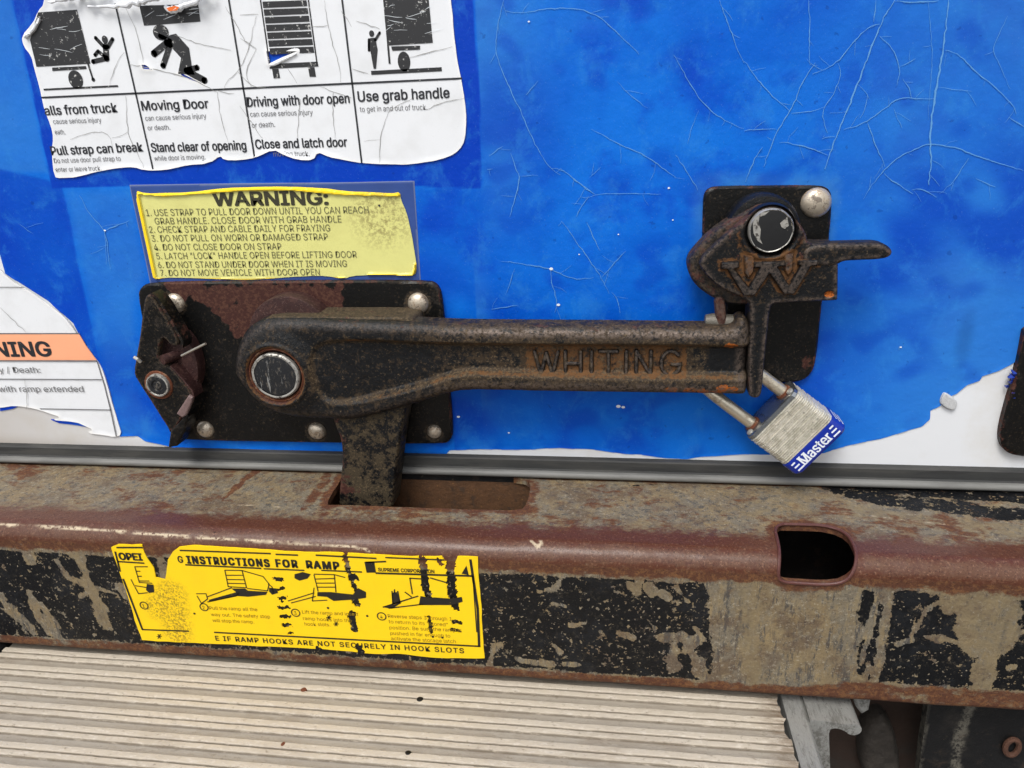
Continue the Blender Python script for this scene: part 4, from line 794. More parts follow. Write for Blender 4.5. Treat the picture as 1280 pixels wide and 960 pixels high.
pn2 = lathe('pivot_pin', c, [(1e-7, -.0022), (.0095, -.0022), (.0104, -.0021), (.0108, -.001), (.0108, .006)], m.done(), kp, 48)
lathe('pin_edge', c, [(.0103, -.0023), (.0107, -.0026), (.0112, -.0018), (.0113, .001)], 'silver', pn2, 48, jit=.006)
lk = W([(893, 372), (906, 371), (908, 390), (909, 425), (896, 425), (895, 395)], -.0255); plate('hanging_link', smoothpoly(lk, 1), -.0255, -.020, .0015, 'iron_rusty', kp, .0005, {'rust': lambda x, z, d: .7, 'worn_sheen': lambda x, z, d: .6})
A = PY(881, 401, -.021); B = PY(915, 403, -.021); tube('link_pin', [A, (A * 3 + B) / 4, B], [.0034, .0045, .0045], plain('dull_bolt', srgb(96, 92, 84), .5, .3, scale=600, var=.3, bump=.0002), kp, 16)

# ================================================================== PADLOCK
YL = -.0150
pkc = PY(999, 534, YL - .0095)
pk = thing('padlock', pkc, 'laminated steel padlock with blue Master band, hanging tilted from the handle end', 'padlock')
ua = W([(934, 549), (995, 487)], YL - .0095); uax = np.array([ua[1][0] - ua[0][0], 0, ua[1][1] - ua[0][1]]); wid = np.linalg.norm(uax); uax /= wid; vax = np.array([uax[2], 0, -uax[0]])
top_mid = np.array([(ua[0][0] + ua[1][0]) / 2, YL, (ua[0][1] + ua[1][1]) / 2])
bcorner = W([(1001, 593)], YL - .0095)[0]; LEN = (bcorner[0] - ua[0][0]) * vax[0] + (bcorner[1] - ua[0][1]) * vax[2]
def lp(u, v, w): return top_mid + uax * u + vax * v + np.array([0, w, 0])
def section(hw_, hd, ch=.0035):
    return [(-hw_ + ch, -hd), (hw_ - ch, -hd), (hw_ - ch * .35, -hd + ch * .35), (hw_, -hd + ch), (hw_, hd - ch), (hw_ - ch, hd), (-hw_ + ch, hd), (-hw_, hd - ch), (-hw_, -hd + ch), (-hw_ + ch * .35, -hd + ch * .35)]
def stack(name, levels, mat, parent, hw_, hd):
    V = []; F_ = []; n = 10
    for v, ins in levels:
        for u, w in section(hw_ - ins, hd - ins): V.append(lp(u, v, w))
    for i in range(len(levels) - 1):
        for k2 in range(n): F_.append((i * n + k2, i * n + (k2 + 1) % n, (i + 1) * n + (k2 + 1) % n, (i + 1) * n + k2))
    F_.append(tuple(range(n))[::-1]); F_.append(tuple((len(levels) - 1) * n + k2 for k2 in range(n)))
    return mesh_obj(name, V, F_, mat, parent, smooth=False)
HWp = wid / 2; HDp = .0103; NL = 19; BAND = .0108; bl_ = LEN - BAND; lev = []
for i in range(NL):
    a = .0028 + (bl_ - .0028) * i / NL; b = .0028 + (bl_ - .0028) * (i + 1) / NL; t = b - a; jt = random.uniform(-.0001, .0003); lev += [(a, .0013), (a + t * .26, .0001 + jt), (a + t * .78, .0001 + jt), (b, .0013)]
body = stack('laminated_body', lev, 'lock', pk, HWp, HDp)
stack('top_plate', [(0, .0018), (.0004, .0006), (.0024, .0002), (.0028, .0007)], 'lock_top', pk, HWp, HDp)
bb = stack('blue_band', [(bl_, .0003), (bl_ + .0003, -.0003), (LEN - .0022, -.0003), (LEN - .0006, .0006), (LEN, .0022)], 'lock_blue', pk, HWp, HDp)
# print on the band: front stripes, corner stripes and the word
def band_pt(u, v): return lp(u, v, -HDp - .00045)
V = []; Fs = []
for sgn in (-1, 1):
    for i, (va, L_) in enumerate(((.0018, .0032), (.0044, .0044), (.0070, .0056))):
        for (p0, p1) in (((HWp - .0035 - L_ * .8, -HDp - .00045), (HWp - .0035, -HDp - .00045)), ((HWp - .0035, -HDp - .00045), (HWp - .001, -HDp + .0010)), ((HWp - .001, -HDp + .0010), (HWp + .00045, -HDp + .0035)), ((HWp + .00045, -HDp + .0035), (HWp + .00045, HDp - .005))):
            n = len(V); v0 = bl_ + va; V += [lp(sgn * p0[0], v0, p0[1]), lp(sgn * p1[0], v0, p1[1]), lp(sgn * p1[0], v0 + .0010, p1[1]), lp(sgn * p0[0], v0 + .0010, p0[1])]; Fs.append((n, n + 1, n + 2, n + 3))
mesh_obj('white_stripe', V, Fs, 'lock_white', bb, smooth=False)['kind'] = 'stuff'
V, Fs0 = text_geo('Master'); u = (V[:, 0] - V[:, 0].min()) / (V[:, 0].max() - V[:, 0].min()) * 2 - 1; Vs = []; Fs = []
for i, (ou, ov_) in enumerate(((0, 0), (.0002, .00008), (-.0002, .00008), (.0002, -.00008), (-.0002, -.00008))):
    n = len(Vs); Vs += [band_pt(a * .0112 + ou, LEN - .0030 - b / CAPH * .0064 + ov_) - np.array([0, .00001 * i, 0]) for a, b in zip(u, V[:, 1])]; Fs += [tuple(k3 + n for k3 in f) for f in Fs0]
for uc, vc, hw2 in ((-.0104, 0, .0012), (-.0068, 0, .0012), (-.0104, 1, .0012), (-.0068, 1, .0012), (.0092, 0, .0013)):   # slab serifs
    v0 = LEN - .0030 - (.0064 * .90 if vc else 0); n = len(Vs); Vs += [band_pt(uc - hw2, v0), band_pt(uc + hw2, v0), band_pt(uc + hw2, v0 - .0008), band_pt(uc - hw2, v0 - .0008)]; Vs[-4:] = [p - np.array([0, .00009, 0]) for p in Vs[-4:]]; Fs.append((n, n + 1, n + 2, n + 3))
mesh_obj('printed_name', np.array(Vs) - np.array([0, .0001, 0]), Fs, 'lock_white', bb, smooth=False)
for su in (-1, 1):                              # rivet heads on the top plate
    cc = lp(su * (HWp - .0035), -.0002, -.0055); tube('body_rivet', [cc + vax * .001, cc - vax * .0006, cc - vax * .0012], [.0022, .0020, .0008], 'silver', pk, 12)
uL = .0128
P = [lp(-uL, .004, 0), lp(-uL, -.008, 0), lp(-uL, -.02, 0), lp(-uL, -.030, .001)] + [lp(-uL * math.cos(a), -.032 - uL * math.sin(a), .002) for a in np.linspace(.15, math.pi - .15, 14)] + [lp(uL, -.030, .001), lp(uL, -.02, 0), lp(uL, -.008, 0), lp(uL, .004, 0)]
tube('shackle', P, .0037, 'shackle', pk, 20)
for su in (-1, 1): tube('shackle_collar', [lp(su * uL, -.0012, 0), lp(su * uL, .001, 0)], [.0046, .0052], 'orange_rust', pk, 18)

# ================================================================== RIGHT-HAND BRACKET
rb = thing('bracket_plate', PY(1290, 500, 0), 'black steel plate with rounded corner cut off by the right edge of the photo', 'bracket')
rw = smoothpoly(W([(1283, 398), (1276, 440), (1266, 480), (1256, 515), (1250, 540), (1251, 558), (1262, 568), (1285, 571), (1400, 574), (1420, 380)], -.004), 2)
plate('plate_sheet', rw, -.005, 0, .0012, 'iron_plate', rb, .0012, {'rust': lambda x, z, d: .7 * (d < .0014), 'dust': lambda x, z, d: .3})

# ================================================================== BUMPER
ZT, YB, RB, ZB = -.0632, -.0850, .0105, -.1545
bp = thing('ramp_sill_bumper', (0, -.04, ZB), 'rusty black steel bumper beam across the photo below the door, slotted on top', 'bumper')
y_start = -.0045; La = (y_start - (YB + RB)); Lb = RB * math.pi / 2; Lc = (ZT - RB) - (ZB + .004); Ld = .004 * math.pi / 2; T1 = La; T2 = T1 + Lb; T3 = T2 + Lc; T4 = T3 + Ld; T5 = T4 + .072
def bmap(u, t, ins):
    y = np.empty_like(t); z = np.empty_like(t); ny = np.zeros_like(t); nz = np.zeros_like(t)
    k1 = t <= T1; y[k1] = y_start - t[k1]; z[k1] = ZT; nz[k1] = 1
    k2 = (t > T1) & (t <= T2); a = (t[k2] - T1) / RB; y[k2] = YB + RB - RB * np.sin(a); z[k2] = ZT - RB + RB * np.cos(a); ny[k2] = -np.sin(a); nz[k2] = np.cos(a)
    k3 = (t > T2) & (t <= T3); y[k3] = YB; z[k3] = ZT - RB - (t[k3] - T2); ny[k3] = -1
    k4 = (t > T3) & (t <= T4); a = (t[k4] - T3) / .004; y[k4] = YB + .004 - .004 * np.cos(a); z[k4] = ZB + .004 - .004 * np.sin(a); ny[k4] = -np.cos(a); nz[k4] = -np.sin(a)
    k5 = t > T4; y[k5] = YB + .004 + (t[k5] - T4); z[k5] = ZB; nz[k5] = -1
    dent = .0006 * (vnoise(u, t, .03, 80) - .5) + .0003 * (vnoise(u, t, .008, 81) - .5)
    return np.stack([u, y + ny * (dent - ins), z + nz * (dent - ins)], 1)
def t_of(px, py):                               # pixel -> (x, t) on the bumper surface
    p = PZ(px, py, ZT)
    if p[1] > YB + RB: return (p[0], y_start - p[1])
    q_ = PY(px, py, YB)
    if q_[2] < ZT - RB: return (q_[0], T2 + (ZT - RB - q_[2]))
    best = None
    for a in np.linspace(0, math.pi / 2, 40):
        yy = YB + RB - RB * math.sin(a); zz = ZT - RB + RB * math.cos(a); s_ = PY(px, py, yy); e = abs(s_[2] - zz)
        if best is None or e < best[0]: best = (e, s_[0], T1 + a * RB)
    return best[1:]
def TP(pts): return np.array([t_of(a, b) for a, b in pts])
slot = smoothpoly(TP([(409, 632), (411, 623), (424, 604), (430, 590), (500, 591.5), (600, 594), (655, 598), (662.5, 603), (663, 612), (658, 630), (651, 637.5), (600, 637), (500, 634), (415, 631)]), 1); slot_s = poly_sdf(slot)
hook = smoothpoly(TP([(967, 655), (1000, 656), (1038, 658), (1060, 668), (1070, 688), (1069, 710), (1056, 728), (1030, 731), (1000, 729), (976, 727), (972, 718), (974, 700), (973, 680)]), 1); hook_s = poly_sdf(hook)
def strokes(lst):
    out_ = [(TP(p), w / 4000., s_) for p, w, s_ in lst]
    def f(x, t):
        v = np.zeros(x.shape)
        wob = .004 * (vnoise(x, t, .006, 90) - .5) + .002 * (vnoise(x, t, .0022, 91) - .5)
        for P_, w_, s_ in out_: v = np.maximum(v, s_ * sst(w_ * 1.35 - dist_line(x, t, P_) + wob * min(1, w_ / .003), 0, w_ * .7 + .0003))
        return v
    return f
bare = strokes([([(28, 668), (38, 700)], 12, .9), ([(85, 660), (100, 700), (118, 745), (135, 785)], 15, 1), ([(70, 700), (85, 722), (110, 732)], 8, .8), ([(36, 740), (60, 790)], 12, .9), ([(55, 760), (75, 800)], 12, .8), ([(0, 745), (20, 770)], 12, .7), ([(150, 735), (160, 745)], 12, .7), ([(100, 745), (120, 735), (145, 742)], 6, .8),
      ([(48, 680), (62, 690)], 8, .7), ([(30, 775), (40, 790)], 16, .6), ([(192, 668), (200, 700), (206, 722)], 13, 1), ([(612, 690), (615, 712)], 6, .9), ([(606, 710), (625, 715)], 5, .7), ([(672, 740), (695, 735), (702, 722)], 5, .9), ([(645, 695), (683, 723)], 2.5, .9), ([(645, 695), (632, 706)], 2.2, .9), ([(690, 754), (706, 758)], 4, .9),
      ([(713, 782), (731, 780)], 5, .9), ([(802, 690), (804, 715), (795, 735)], 6, 1), ([(790, 733), (795, 738)], 9, 1), ([(811, 734), (815, 740)], 9, 1), ([(828, 742), (834, 748)], 7, 1), ([(862, 712), (868, 716)], 8, 1), ([(870, 722), (874, 726)], 7, 1), ([(845, 735), (860, 752)], 4, .9), ([(773, 792), (792, 797)], 6, 1), ([(830, 796), (855, 797)], 13, 1.1),
      ([(841, 808), (843, 835)], 10, 1), ([(868, 800), (862, 815), (872, 830), (880, 850)], 12, 1), ([(868, 785), (880, 800)], 6, 1), ([(810, 775), (818, 785)], 6, .8), ([(785, 710), (790, 714)], 7, .8), ([(815, 712), (820, 715)], 7, .8), ([(738, 706), (744, 708)], 6, .8), ([(612, 830), (618, 810), (626, 806)], 7, .9), ([(648, 825), (690, 830)], 6, .9), ([(705, 829), (725, 831)], 5, .9), ([(693, 808), (700, 815)], 7, .9),
      ([(905, 700), (915, 850)], 36, 1.6), ([(940, 720), (950, 860)], 60, 1.7), ([(985, 745), (1000, 860)], 60, 1.7), ([(1035, 750), (1040, 850)], 50, 1.6), ([(1060, 745), (1066, 800)], 20, 1.2), ([(1095, 745), (1085, 795), (1076, 830)], 6, 1), ([(1112, 740), (1105, 800)], 8, .9), ([(1073, 740), (1068, 800), (1062, 815)], 8, .9), ([(1120, 720), (1100, 745)], 16, .8), ([(1102, 800), (1094, 850)], 8, .9), ([(1085, 830), (1078, 855)], 7, .8),
      ([(1182, 748), (1160, 760), (1138, 795)], 4, 1), ([(1122, 805), (1140, 798)], 6, 1), ([(1205, 730), (1225, 760), (1235, 800)], 50, 1.5), ([(1240, 730), (1245, 790)], 44, 1.6), ([(1195, 730), (1200, 760)], 14, 1.2), ([(1155, 796), (1190, 800), (1215, 808)], 8, 1), ([(1240, 800), (1226, 858)], 20, 1.3), ([(1255, 725), (1240, 800)], 20, 1.3), ([(1262, 835), (1268, 832)], 6, 1)])
keep = strokes([([(1046, 610), (1085, 620), (1130, 628), (1200, 634), (1240, 640), (1290, 644)], 34, .72), ([(1040, 608), (1120, 612), (1295, 622)], 30, .78), ([(225, 588), (262, 591)], 3, .6), ([(1245, 725), (1243, 735)], 8, .9), ([(1238, 740), (1236, 752)], 5, .8), ([(790, 607), (830, 606)], 3, .5)])
rst = strokes([([(325, 585), (300, 605), (278, 625)], 11, .9), ([(412, 590), (400, 610), (380, 635)], 16, .7), ([(668, 605), (668, 645)], 10, .6), ([(400, 640), (550, 645), (660, 645)], 16, .5), ([(925, 600), (925, 625)], 50, .35), ([(1000, 646), (1060, 648)], 10, .5), ([(1030, 740), (1000, 738)], 6, .6), ([(1080, 720), (1110, 722)], 16, .7)])
tan_ = strokes([([(1205, 730), (1225, 760), (1235, 800)], 70, 1), ([(1245, 730), (1235, 860)], 60, 1), ([(930, 700), (940, 850)], 20, .9), ([(1060, 640), (1280, 665)], 26, .8), ([(85, 660), (118, 745), (135, 785)], 22, 1), ([(800, 660), (806, 740)], 30, .8), ([(195, 670), (205, 720)], 30, .7)])
scr = strokes([([(0, 655.5), (100, 661), (200, 668), (300, 675), (400, 681), (440, 683), (460, 688), (466, 692)], 2.6, 1), ([(663, 676), (672, 684), (677, 678)], 4, .9), ([(280, 630), (350, 634)], 1.5, .8), ([(980, 720), (985, 714)], 4, .7), ([(1040, 640), (1200, 657)], 1.2, .6)])
zA = lambda t: ZT - RB - (t - T2)
def bpaint(x, t, d):
    dn = (t - T2); base = .78 * sst(dn, .002 + .006 * vnoise(x, t, .012, 92), .008) * (1 - sst(t, T3 - .0085 - .006 * sst(x, .165, .20) + .003 * vnoise(x, t, .02, 93), T3 - .003 - .006 * sst(x, .165, .20)))
    low = 1.0 - .0 * x
    v = base * low - bare(x, t); v = np.where(t < T1, keep(x, t) , v); return v - .7 * (hook_s(x, t) > -.004)
def brust(x, t, d):
    v = .95 * np.exp(-((t - T2 - .001) / .005) ** 2) + .75 * sst(t, T3 - .008 - .006 * sst(x, .165, .20), T3 - .002 - .006 * sst(x, .165, .20)) + .8 * np.exp(-((t - T1 + .001) / .007) ** 2) + (t < T1) * (.12 + .42 * vnoise(x, t, .05, 94) * vnoise(x, t, .013, 95) * 1.6)
    v = np.maximum(v, rst(x, t)); v = np.maximum(v, .7 * sst(slot_s(x, t), -.010, -.002)); v = np.maximum(v, .85 * sst(hook_s(x, t), -.008, -.002)); v = np.maximum(v, .7 * np.exp(-(t / .003) ** 2)); return v
relief('bumper_beam', lambda x, t: np.minimum(-slot_s(x, t), -hook_s(x, t)), (-.42, .40, 0, T5), .0011, None, .004, 'bumper', bp,
       {'paint': bpaint, 'rust': brust, 'maroon': lambda x, t, d: sst(t, T1 - .028, T1 + .002) * (1 - sst(t, T2 - .004, T2 + .0025)), 'tan': lambda x, t, d: tan_(x, t), 'scratch': lambda x, t, d: scr(x, t)}, mapf=bmap)
for x0, x1 in ((-.9, -.42), (.40, .9)):
    tt = np.linspace(0, T5, 60); X2 = np.array([x0, x1]); U, TT = np.meshgrid(X2, tt, indexing='ij'); V = bmap(U.ravel(), TT.ravel(), 0); n = len(tt); mesh_obj('bumper_end', V, [(i, i + 1, n + i + 1, n + i) for i in range(n - 1)], 'bumper', bp, {'paint': np.where(TT.ravel() > T2 + .006, .8, 0), 'rust': np.where(np.abs(TT.ravel() - T2) < .008, .9, .3), 'maroon': sst(TT.ravel(), T1 - .028, T1 + .002) * (1 - sst(TT.ravel(), T2 - .004, T2 + .0025))})
# rolled lip round the hook opening
P = [bmap(np.array([a]), np.array([b]), -.0002)[0] for a, b in smoothpoly(hook, 1)]; P.append(P[0])
MT['lip'] = Mat('lip_rust', srgb(84, 48, 42), .4); MT['lip'] = MT['lip'].vary(MT['lip'].noise(500, 5), .3).height(MT['lip'].noise(900, 4), .0003).done()
tube('hook_opening_lip', P, .0009, 'lip', bp, 8)
# rusty pocket under the top slot; added black back wall keeps the hollow beam dark
sx0, sx1 = slot[:, 0].min() - .003, slot[:, 0].max() + .003; sy0 = y_start - slot[:, 1].max() - .004; sy1 = -.0042
V = [(x, y, z) for z in (ZT - .004, ZT - .032) for x, y in ((sx0, sy0), (sx1, sy0), (sx1, sy1), (sx0, sy1))]
mesh_obj('slot_pocket', V, [(4, 5, 6, 7), (0, 4, 5, 1), (1, 5, 6, 2), (2, 6, 7, 3), (3, 7, 4, 0)], 'pocket', bp, smooth=False)
box('dark_backing', (-.9, -.0035, ZB + .003), (.9, -.0005, ZT - .0005), 'frame', bp)
# --- yellow instruction label on the bumper face
YY = YB - .0006
il = thing('instruction_label', PY(372, 752, YB), 'scraped yellow ramp instruction label stuck on the bumper face', 'label')
lo_ = [(139, 684), (148, 681), (177, 681), (180, 690), (184, 698), (192, 710), (194, 722), (207, 725), (210, 700), (216, 690), (224, 684), (245, 683), (320, 687), (380, 690), (440, 692), (500, 695), (552, 696), (556, 702), (568, 706), (572, 696), (597, 697), (600, 740), (606, 823), (560, 823), (545, 822), (500, 818), (452, 816), (440, 814), (400, 811), (300, 806.5), (177, 800.5), (160, 745)]
lw = jag(W(lo_, YY), .0016, .00022)
gq = W([(200, 760), (215, 742), (222, 790)], YY)
chips = [(W([(431, 694), (436, 715), (444, 738)], YY), .0016), (W([(440, 768), (443, 786)], YY), .0024), (W([(528, 700), (532, 735), (537, 752)], YY), .0022), (W([(562, 700), (564, 730), (566, 748)], YY), .0026), (W([(441, 748), (446, 756)], YY), .0022), (W([(344, 724), (351, 724)], YY), .0014), (W([(348, 737), (353, 736)], YY), .0013), (W([(350, 748), (357, 747)], YY), .0013), (W([(350, 760), (360, 759)], YY), .0014), (W([(352, 771), (361, 771)], YY), .0014),
         (W([(355, 782), (363, 781)], YY), .0013), (W([(361, 791.5), (366, 791.5)], YY), .0013), (W([(565, 752), (570, 760)], YY), .0022), (W([(568, 777), (574, 778)], YY), .0018), (W([(566, 787), (572, 788)], YY), .0016), (W([(536, 770), (539, 790)], YY), .0013), (W([(548, 700), (552, 706)], YY), .001), (W([(396, 809), (400, 812)], YY), .0012), (W([(447, 808), (452, 814)], YY), .0018), (W([(444, 720), (446, 724)], YY), .0014), (W([(353, 751), (352, 755)], YY), .0006)]
lsd = poly_sdf(lw)
def lsdf(x, z):
    v = lsd(x, z)
    wob = .0016 * (vnoise(x, z, .0016, 97) - .5) + .0012 * (vnoise(x, z, .0007, 98) - .5)
    for P_, r_ in chips: v = np.minimum(v, dist_line(x, z, P_) - r_ + wob)
    return v
relief('label_sheet', lsdf, pbox(lw), .0006, lambda x, z, d: YY + 0 * x, YB + .0004, 'yellow_label', il, {'grime': lambda x, z, d: sst(.0105 - dist_line(x, z, gq), -.003, .006)})
YI = YY - .0002; k = Ink(YI); k2_ = Ink(YI)
k.text('OPEI', (150, 699.5), (178, 700.5), 9.5, .06).text('G', (223, 703), (229, 703.5), 9, .03).text('INSTRUCTIONS', (235, 704), (337, 708.5), 10, .07, spacing=1.25).text('FOR', (346, 708.5), (372, 709.5), 10, .07, spacing=1.25).text('RAMP', (384, 710), (424, 712), 10, .07, spacing=1.2)
k.text('SUPREME CORPORATION', (473, 714), (543, 716.5), 4.6, .03).text('E IF RAMP HOOKS ARE NOT SECURELY IN HOOK SLOTS', (270, 800.5), (580, 816.5), 7, .025, spacing=1.15)
for P_, w_ in (([(146, 684.5), (178, 684.5)], 2.2), ([(148, 702), (180, 704)], 2), ([(144, 690), (150, 714)], 2.4), ([(154, 724), (178, 787)], 2.6), ([(178, 787), (236, 789)], 2), ([(225, 688), (338, 692)], 2), ([(345, 693), (372, 694)], 2), ([(395, 694), (470, 698)], 2), ([(482, 697), (555, 700)], 1.8), ([(232, 706), (326, 710.5)], 2), ([(330, 711), (380, 713)], 1.8), ([(402, 713), (452, 715)], 1.8), ([(470, 716.5), (590, 720)], 2.4),
              ([(268, 790.5), (600, 808)], 2.2), ([(588, 700), (597, 760), (599, 808)], 3), ([(591, 720), (596, 790)], 1.4), ([(460, 704), (462, 714)], 8), ([(466, 703), (468, 715)], 3.5), ([(458, 703), (482, 702)], 2)): k.line(P_, w_)
k.poly([(577, 717), (583, 707), (586, 719)])
def q5(pts, ox=130, oy=670, s=5.333): return [(ox + a / s, oy + b / s) for a, b in pts]
def L5(pts, w=1.3, **kw): k.line(q5(pts, **kw), w)
# drawings: van with ramp
k.cut('line_drawing')
for P_ in ([(805, 228), (920, 230), (950, 345), (828, 338), (805, 228)], [(920, 230), (1060, 270), (1100, 320), (1090, 365), (955, 350)], [(815, 262), (930, 262)], [(818, 290), (936, 292)], [(824, 315), (940, 318)], [(690, 405), (850, 345)], [(690, 440), (880, 400), (900, 380)], [(615, 385), (680, 385), (690, 420), (650, 450), (620, 400)], [(1095, 320), (1120, 340), (1130, 380)]): L5(P_)
k.poly(q5([(850, 350), (940, 350), (960, 365), (1090, 372), (1080, 392), (960, 405), (890, 400), (700, 440), (700, 425), (880, 375)])); k.poly(q5([(1100, 345), (1150, 350), (1160, 380), (1120, 392), (1100, 370)]))
k.cut('line_drawing')
for P_ in ([(205, 205), (290, 205)], [(205, 205), (235, 310), (320, 315)], [(215, 235), (240, 235)], [(225, 270), (250, 268)], [(235, 300), (300, 300)], [(180, 290), (200, 330), (230, 385), (290, 378)], [(200, 330), (290, 345)]): L5(P_)
k.poly(q5([(285, 320), (330, 325), (335, 375), (300, 380), (280, 360)]))
def L4(pts, w=1.3): k.line(q5(pts, 360, 670, 4.923), w)
k.cut('line_drawing')
for P_ in ([(160, 235), (285, 238), (350, 255)], [(160, 240), (185, 340)], [(285, 240), (295, 345)], [(170, 265), (285, 262)], [(175, 290), (288, 290)], [(180, 315), (290, 315)], [(0, 400), (160, 350)], [(20, 412), (170, 372)], [(160, 320), (150, 400), (240, 395)]): L4(P_)
k.poly(q5([(40, 235), (90, 222), (140, 235), (120, 262), (70, 275), (40, 260)], 360, 670, 4.923)); k.poly(q5([(180, 345), (260, 345), (400, 360), (430, 320), (480, 345), (480, 380), (420, 390), (280, 400), (240, 375), (180, 370)], 360, 670, 4.923))
k.cut('line_drawing')
for P_ in ([(750, 260), (830, 265)], [(750, 260), (765, 355)], [(875, 258), (985, 290)], [(585, 438), (800, 370)], [(620, 445), (830, 420)], [(720, 345), (760, 375)], [(640, 340), (645, 420)], [(675, 340), (690, 415)], [(655, 330), (655, 350)]): L4(P_, 1.6)
k.poly(q5([(900, 378), (1000, 385), (1070, 375), (1075, 405), (1000, 425), (805, 425), (815, 370), (880, 380)], 360, 670, 4.923)); k.poly(q5([(640, 350), (670, 345), (690, 415), (645, 420)], 360, 670, 4.923)); k.poly(q5([(580, 438), (640, 425), (700, 410), (640, 448)], 360, 670, 4.923))
k.cut()
for p, t in (((180, 757), '1'), ((255, 759), '2'), ((369.5, 766), '3'), ((477, 770.5), '4')):
    k.ring(p, 5.2, 1.4); k.text(t, (p[0] - 1.4, p[1] + 2.6), (p[0] + 1.4, p[1] + 2.6), 5)
for p in ((199, 795.5), (420, 780), (411, 772)):
    for a in (0, 60, 120): c_, s_ = math.cos(math.radians(a)) * 3, math.sin(math.radians(a)) * 3; k.line([(p[0] - c_, p[1] - s_), (p[0] + c_, p[1] + s_)], 1.2)
for p in ((243, 767), (459, 770), (410, 760), (541, 796), (553, 797)): k.disc(p, 1.5)
k.build('printed_text', 'ink_y', il)
for t, a, b in (('Pull the ramp all the', (262, 762), (322, 764)), ('way out. The safety stop', (264, 770), (338, 773)), ('will stop the ramp.', (266, 777.5), (318, 779.5)), ('Lift the ramp and insert', (378, 767), (448, 770)), ('ramp hooks into the', (379, 775), (440, 778)), ('hook slots.', (381, 782), (413, 783)), ('Reverse steps 3 through 1', (485, 772), (565, 776)), ('to return to its "stored"', (486, 779), (560, 783)), ('position. Be sure the ramp is', (487, 786.5), (577, 790)), ('pushed in far enough to', (488, 793.5), (563, 797)), ('activate the storage latch', (489, 800), (570, 804))): k2_.text(t, a, b, 5)
k2_.build('printed_small_text', 'ink_y2', il)

# ================================================================== RAMP
ZR = -.1605
rp_ = thing('loading_ramp', (-.08, -.16, ZR - .01), 'dusty ribbed aluminium loading ramp sliding out beneath the bumper', 'ramp')
xa, xb = -.333, .158
prof = []; y = -.0672; PER = .01424
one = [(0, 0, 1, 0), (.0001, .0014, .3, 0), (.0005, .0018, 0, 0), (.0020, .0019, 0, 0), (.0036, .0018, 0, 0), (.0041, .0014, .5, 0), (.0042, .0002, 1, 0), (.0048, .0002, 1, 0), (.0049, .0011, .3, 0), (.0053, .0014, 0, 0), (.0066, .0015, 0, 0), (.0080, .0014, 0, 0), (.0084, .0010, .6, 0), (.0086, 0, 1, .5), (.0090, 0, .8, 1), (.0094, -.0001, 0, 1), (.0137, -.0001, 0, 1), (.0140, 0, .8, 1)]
while y > -.42:
    prof += [(y - a, ZR + b, b, c_, d_) for a, b, c_, d_ in one]; y -= PER
nx = 260; pr = np.array(prof); nP = len(pr); X = np.linspace(xa, xb, nx); V = np.empty((nx, nP, 3)); V[..., 0] = X[:, None]; V[..., 1] = pr[:, 0]; V[..., 2] = pr[:, 1]
XX = V[..., 0].ravel(); Yv = V[..., 1].ravel(); V[..., 2] += ((vnoise(XX, Yv, .012, 100) - .5) * .0002 + (vnoise(XX, Yv, .004, 101) - .5) * .0003).reshape(nx, nP) * (pr[:, 2] > .0008) ; V[..., 1] += ((vnoise(XX, Yv * .2, .02, 102) - .5) * .00015).reshape(nx, nP)
V[-1, :, 0] += (vnoise(pr[:, 0], pr[:, 0] * 0, .004, 103) - .5) * .004
idx = np.arange(nx * nP).reshape(nx, nP); Q = np.stack([idx[:-1, :-1], idx[:-1, 1:], idx[1:, 1:], idx[1:, :-1]], -1).reshape(-1, 4)
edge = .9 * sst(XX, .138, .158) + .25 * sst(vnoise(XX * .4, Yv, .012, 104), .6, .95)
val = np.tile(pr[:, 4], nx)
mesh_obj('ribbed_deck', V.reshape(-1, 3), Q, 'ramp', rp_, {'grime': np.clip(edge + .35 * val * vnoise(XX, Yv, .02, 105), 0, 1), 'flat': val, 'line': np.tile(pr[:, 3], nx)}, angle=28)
box('deck_underside', (xa, -.42, ZR - .012), (xb, -.0672, ZR - .004), 'alu', rp_)
for (px, py), mt in (((380, 863), 'orange_rust'), ((354, 932), 'orange_rust'), ((510, 943), 'iron_plate'), ((525, 875), 'iron_plate')):
    c = PZ(px, py, ZR + .0008); lathe('deck_screw', c, [], mt, rp_) if False else None
    prof_ = [(1e-7, 0), (.0010, 0), (.0017, 0), (.0019, 0)]
    n = 12; V = [(c[0] + r_ * math.cos(6.2832 * i / n), c[1] + r_ * math.sin(6.2832 * i / n), c[2] + h_) for r_, h_ in ((.0023, -.0008), (.0019, .0008), (.0008, .0013)) for i in range(n)]
    Fs = [(j * n + i, j * n + (i + 1) % n, (j + 1) * n + (i + 1) % n, (j + 1) * n + i) for j in range(2) for i in range(n)] + [tuple(2 * n + i for i in range(n))]; mesh_obj('deck_screw', V, Fs, mt, rp_)
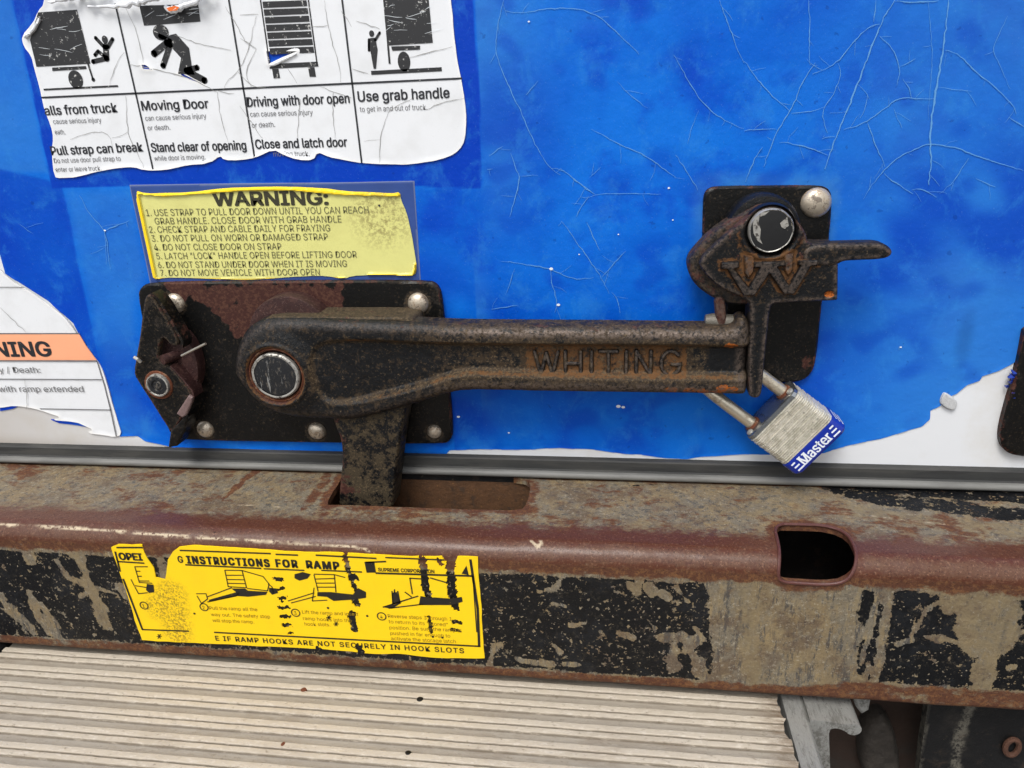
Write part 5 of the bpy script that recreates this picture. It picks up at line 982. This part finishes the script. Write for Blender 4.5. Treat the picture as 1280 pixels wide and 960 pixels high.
# side rail of the ramp: flat strip, bulb flange and web
def extrude_y(name, prof, y0, y1, mat, parent):
    n = len(prof); V = [(a, y0, b) for a, b in prof] + [(a, y1, b) for a, b in prof]; return mesh_obj(name, V, [(i, (i + 1) % n, n + (i + 1) % n, n + i) for i in range(n)] + [tuple(range(n))[::-1], tuple(range(n, 2 * n))], mat, parent, angle=30)
extrude_y('rail_strip', [(.1605, ZR - .012), (.1605, ZR - .0005), (.162, ZR + .0003), (.1705, ZR + .0003), (.172, ZR - .001), (.172, ZR - .012)], -.42, -.065, 'alu', rp_)
ye = PZ(1040, 903, ZR)[1]; bulb = [(.1722, ZR - .0008), (.1722, ZR + .0006), (.182, ZR + .0005), (.190, ZR - .0008)] + [(.1955 + .0042 * math.cos(a), ZR - .0040 + .0040 * math.sin(a)) for a in np.linspace(1.9, -2.6, 12)] + [(.189, ZR - .0045), (.186, ZR - .0040), (.1835, ZR - .0050), (.1830, ZR - .008), (.1865, ZR - .034), (.1745, ZR - .034)]
extrude_y('bulb_flange', bulb, ye, -.062, 'alu', rp_)
# black left-hand rail
fr = thing('ramp_guide_rail', PY(5, 820, -.09), 'black guide rail end left of the ribbed ramp, at the left edge', 'rail')
extrude_y('rail_body', [(-.36, ZR - .03), (-.36, ZR + .003), (-.338, ZR + .003), (-.3355, ZR + .001), (-.3355, ZR - .03)], -.3, -.03, 'frame', fr)
extrude_y('rail_lip', [(-.352, ZR + .0035), (-.352, ZR + .0052), (-.342, ZR + .0052), (-.342, ZR + .0035)], -.3, -.03, 'maroon', fr)

# ================================================================== UNDERCARRIAGE, lower right
uc = thing('frame_crossmember', (.26, -.03, ZR - .04), 'dirty brown steel crossmember in the dark gap below the bumper, lower right', 'truck frame')
V = []; 
mesh_obj('web_plate', [(.175, -.03, ZR + .004), (.32, -.03, ZR + .004), (.34, -.03, -.5), (.175, -.03, -.5), (.175, -.026, ZR + .004), (.32, -.026, ZR + .004), (.34, -.026, -.5), (.175, -.026, -.5)], [(0, 3, 2, 1), (4, 5, 6, 7), (0, 1, 5, 4), (0, 4, 7, 3), (1, 2, 6, 5)], 'brown', uc, smooth=False)
rg = lambda p, y_: PY(p[0], p[1], y_)
plate('rust_lump', smoothpoly(W([(1078, 925), (1092, 905), (1110, 900), (1124, 925), (1130, 985), (1080, 985)], -.045), 2), -.046, -.028, .006, plain('grey_scale_rust', srgb(46, 41, 36), .8, var=.5, scale=120, bump=.001), uc, .0012, None, lambda x, z, d: .002 * vnoise(x, z, .006, 110))
A = PY(1067, 874, -.075); 
ps = W([(1066, 868), (1090, 868), (1086, 889), (1077, 893), (1070, 884)], -.07); plate('alu_clip', ps, -.07, -.05, .001, 'alu', uc, .0008)
bpn = thing('undercarriage_panel', (.33, -.06, ZR - .04), 'black painted panel with pale scuff streak under the bumper, bottom right corner', 'truck frame')
s1 = W([(1212, 885), (1198, 925), (1190, 990)], -.062)
pz = W([(1163, 868), (1330, 880), (1340, 1010), (1146, 1000), (1152, 940)], -.062)
plate('panel_sheet', pz, -.062, -.055, .001, 'frame', bpn, .0012, {'scratch': lambda x, z, d: sst(.0038 - dist_line(x, z, s1) + .003 * (vnoise(x, z, .003, 112) - .5), 0, .0025) + .6 * (d < .0012)})
c = PY(1265, 934, -.064)
tube('rusty_ring', [c + np.array([.0036 * math.cos(a), 0, .006 * math.sin(a)]) for a in np.linspace(0, 6.2832, 25)], .0016, plain('ring_rust', srgb(80, 52, 38), .8, var=.7, scale=500, bump=.0003), bpn, 8)
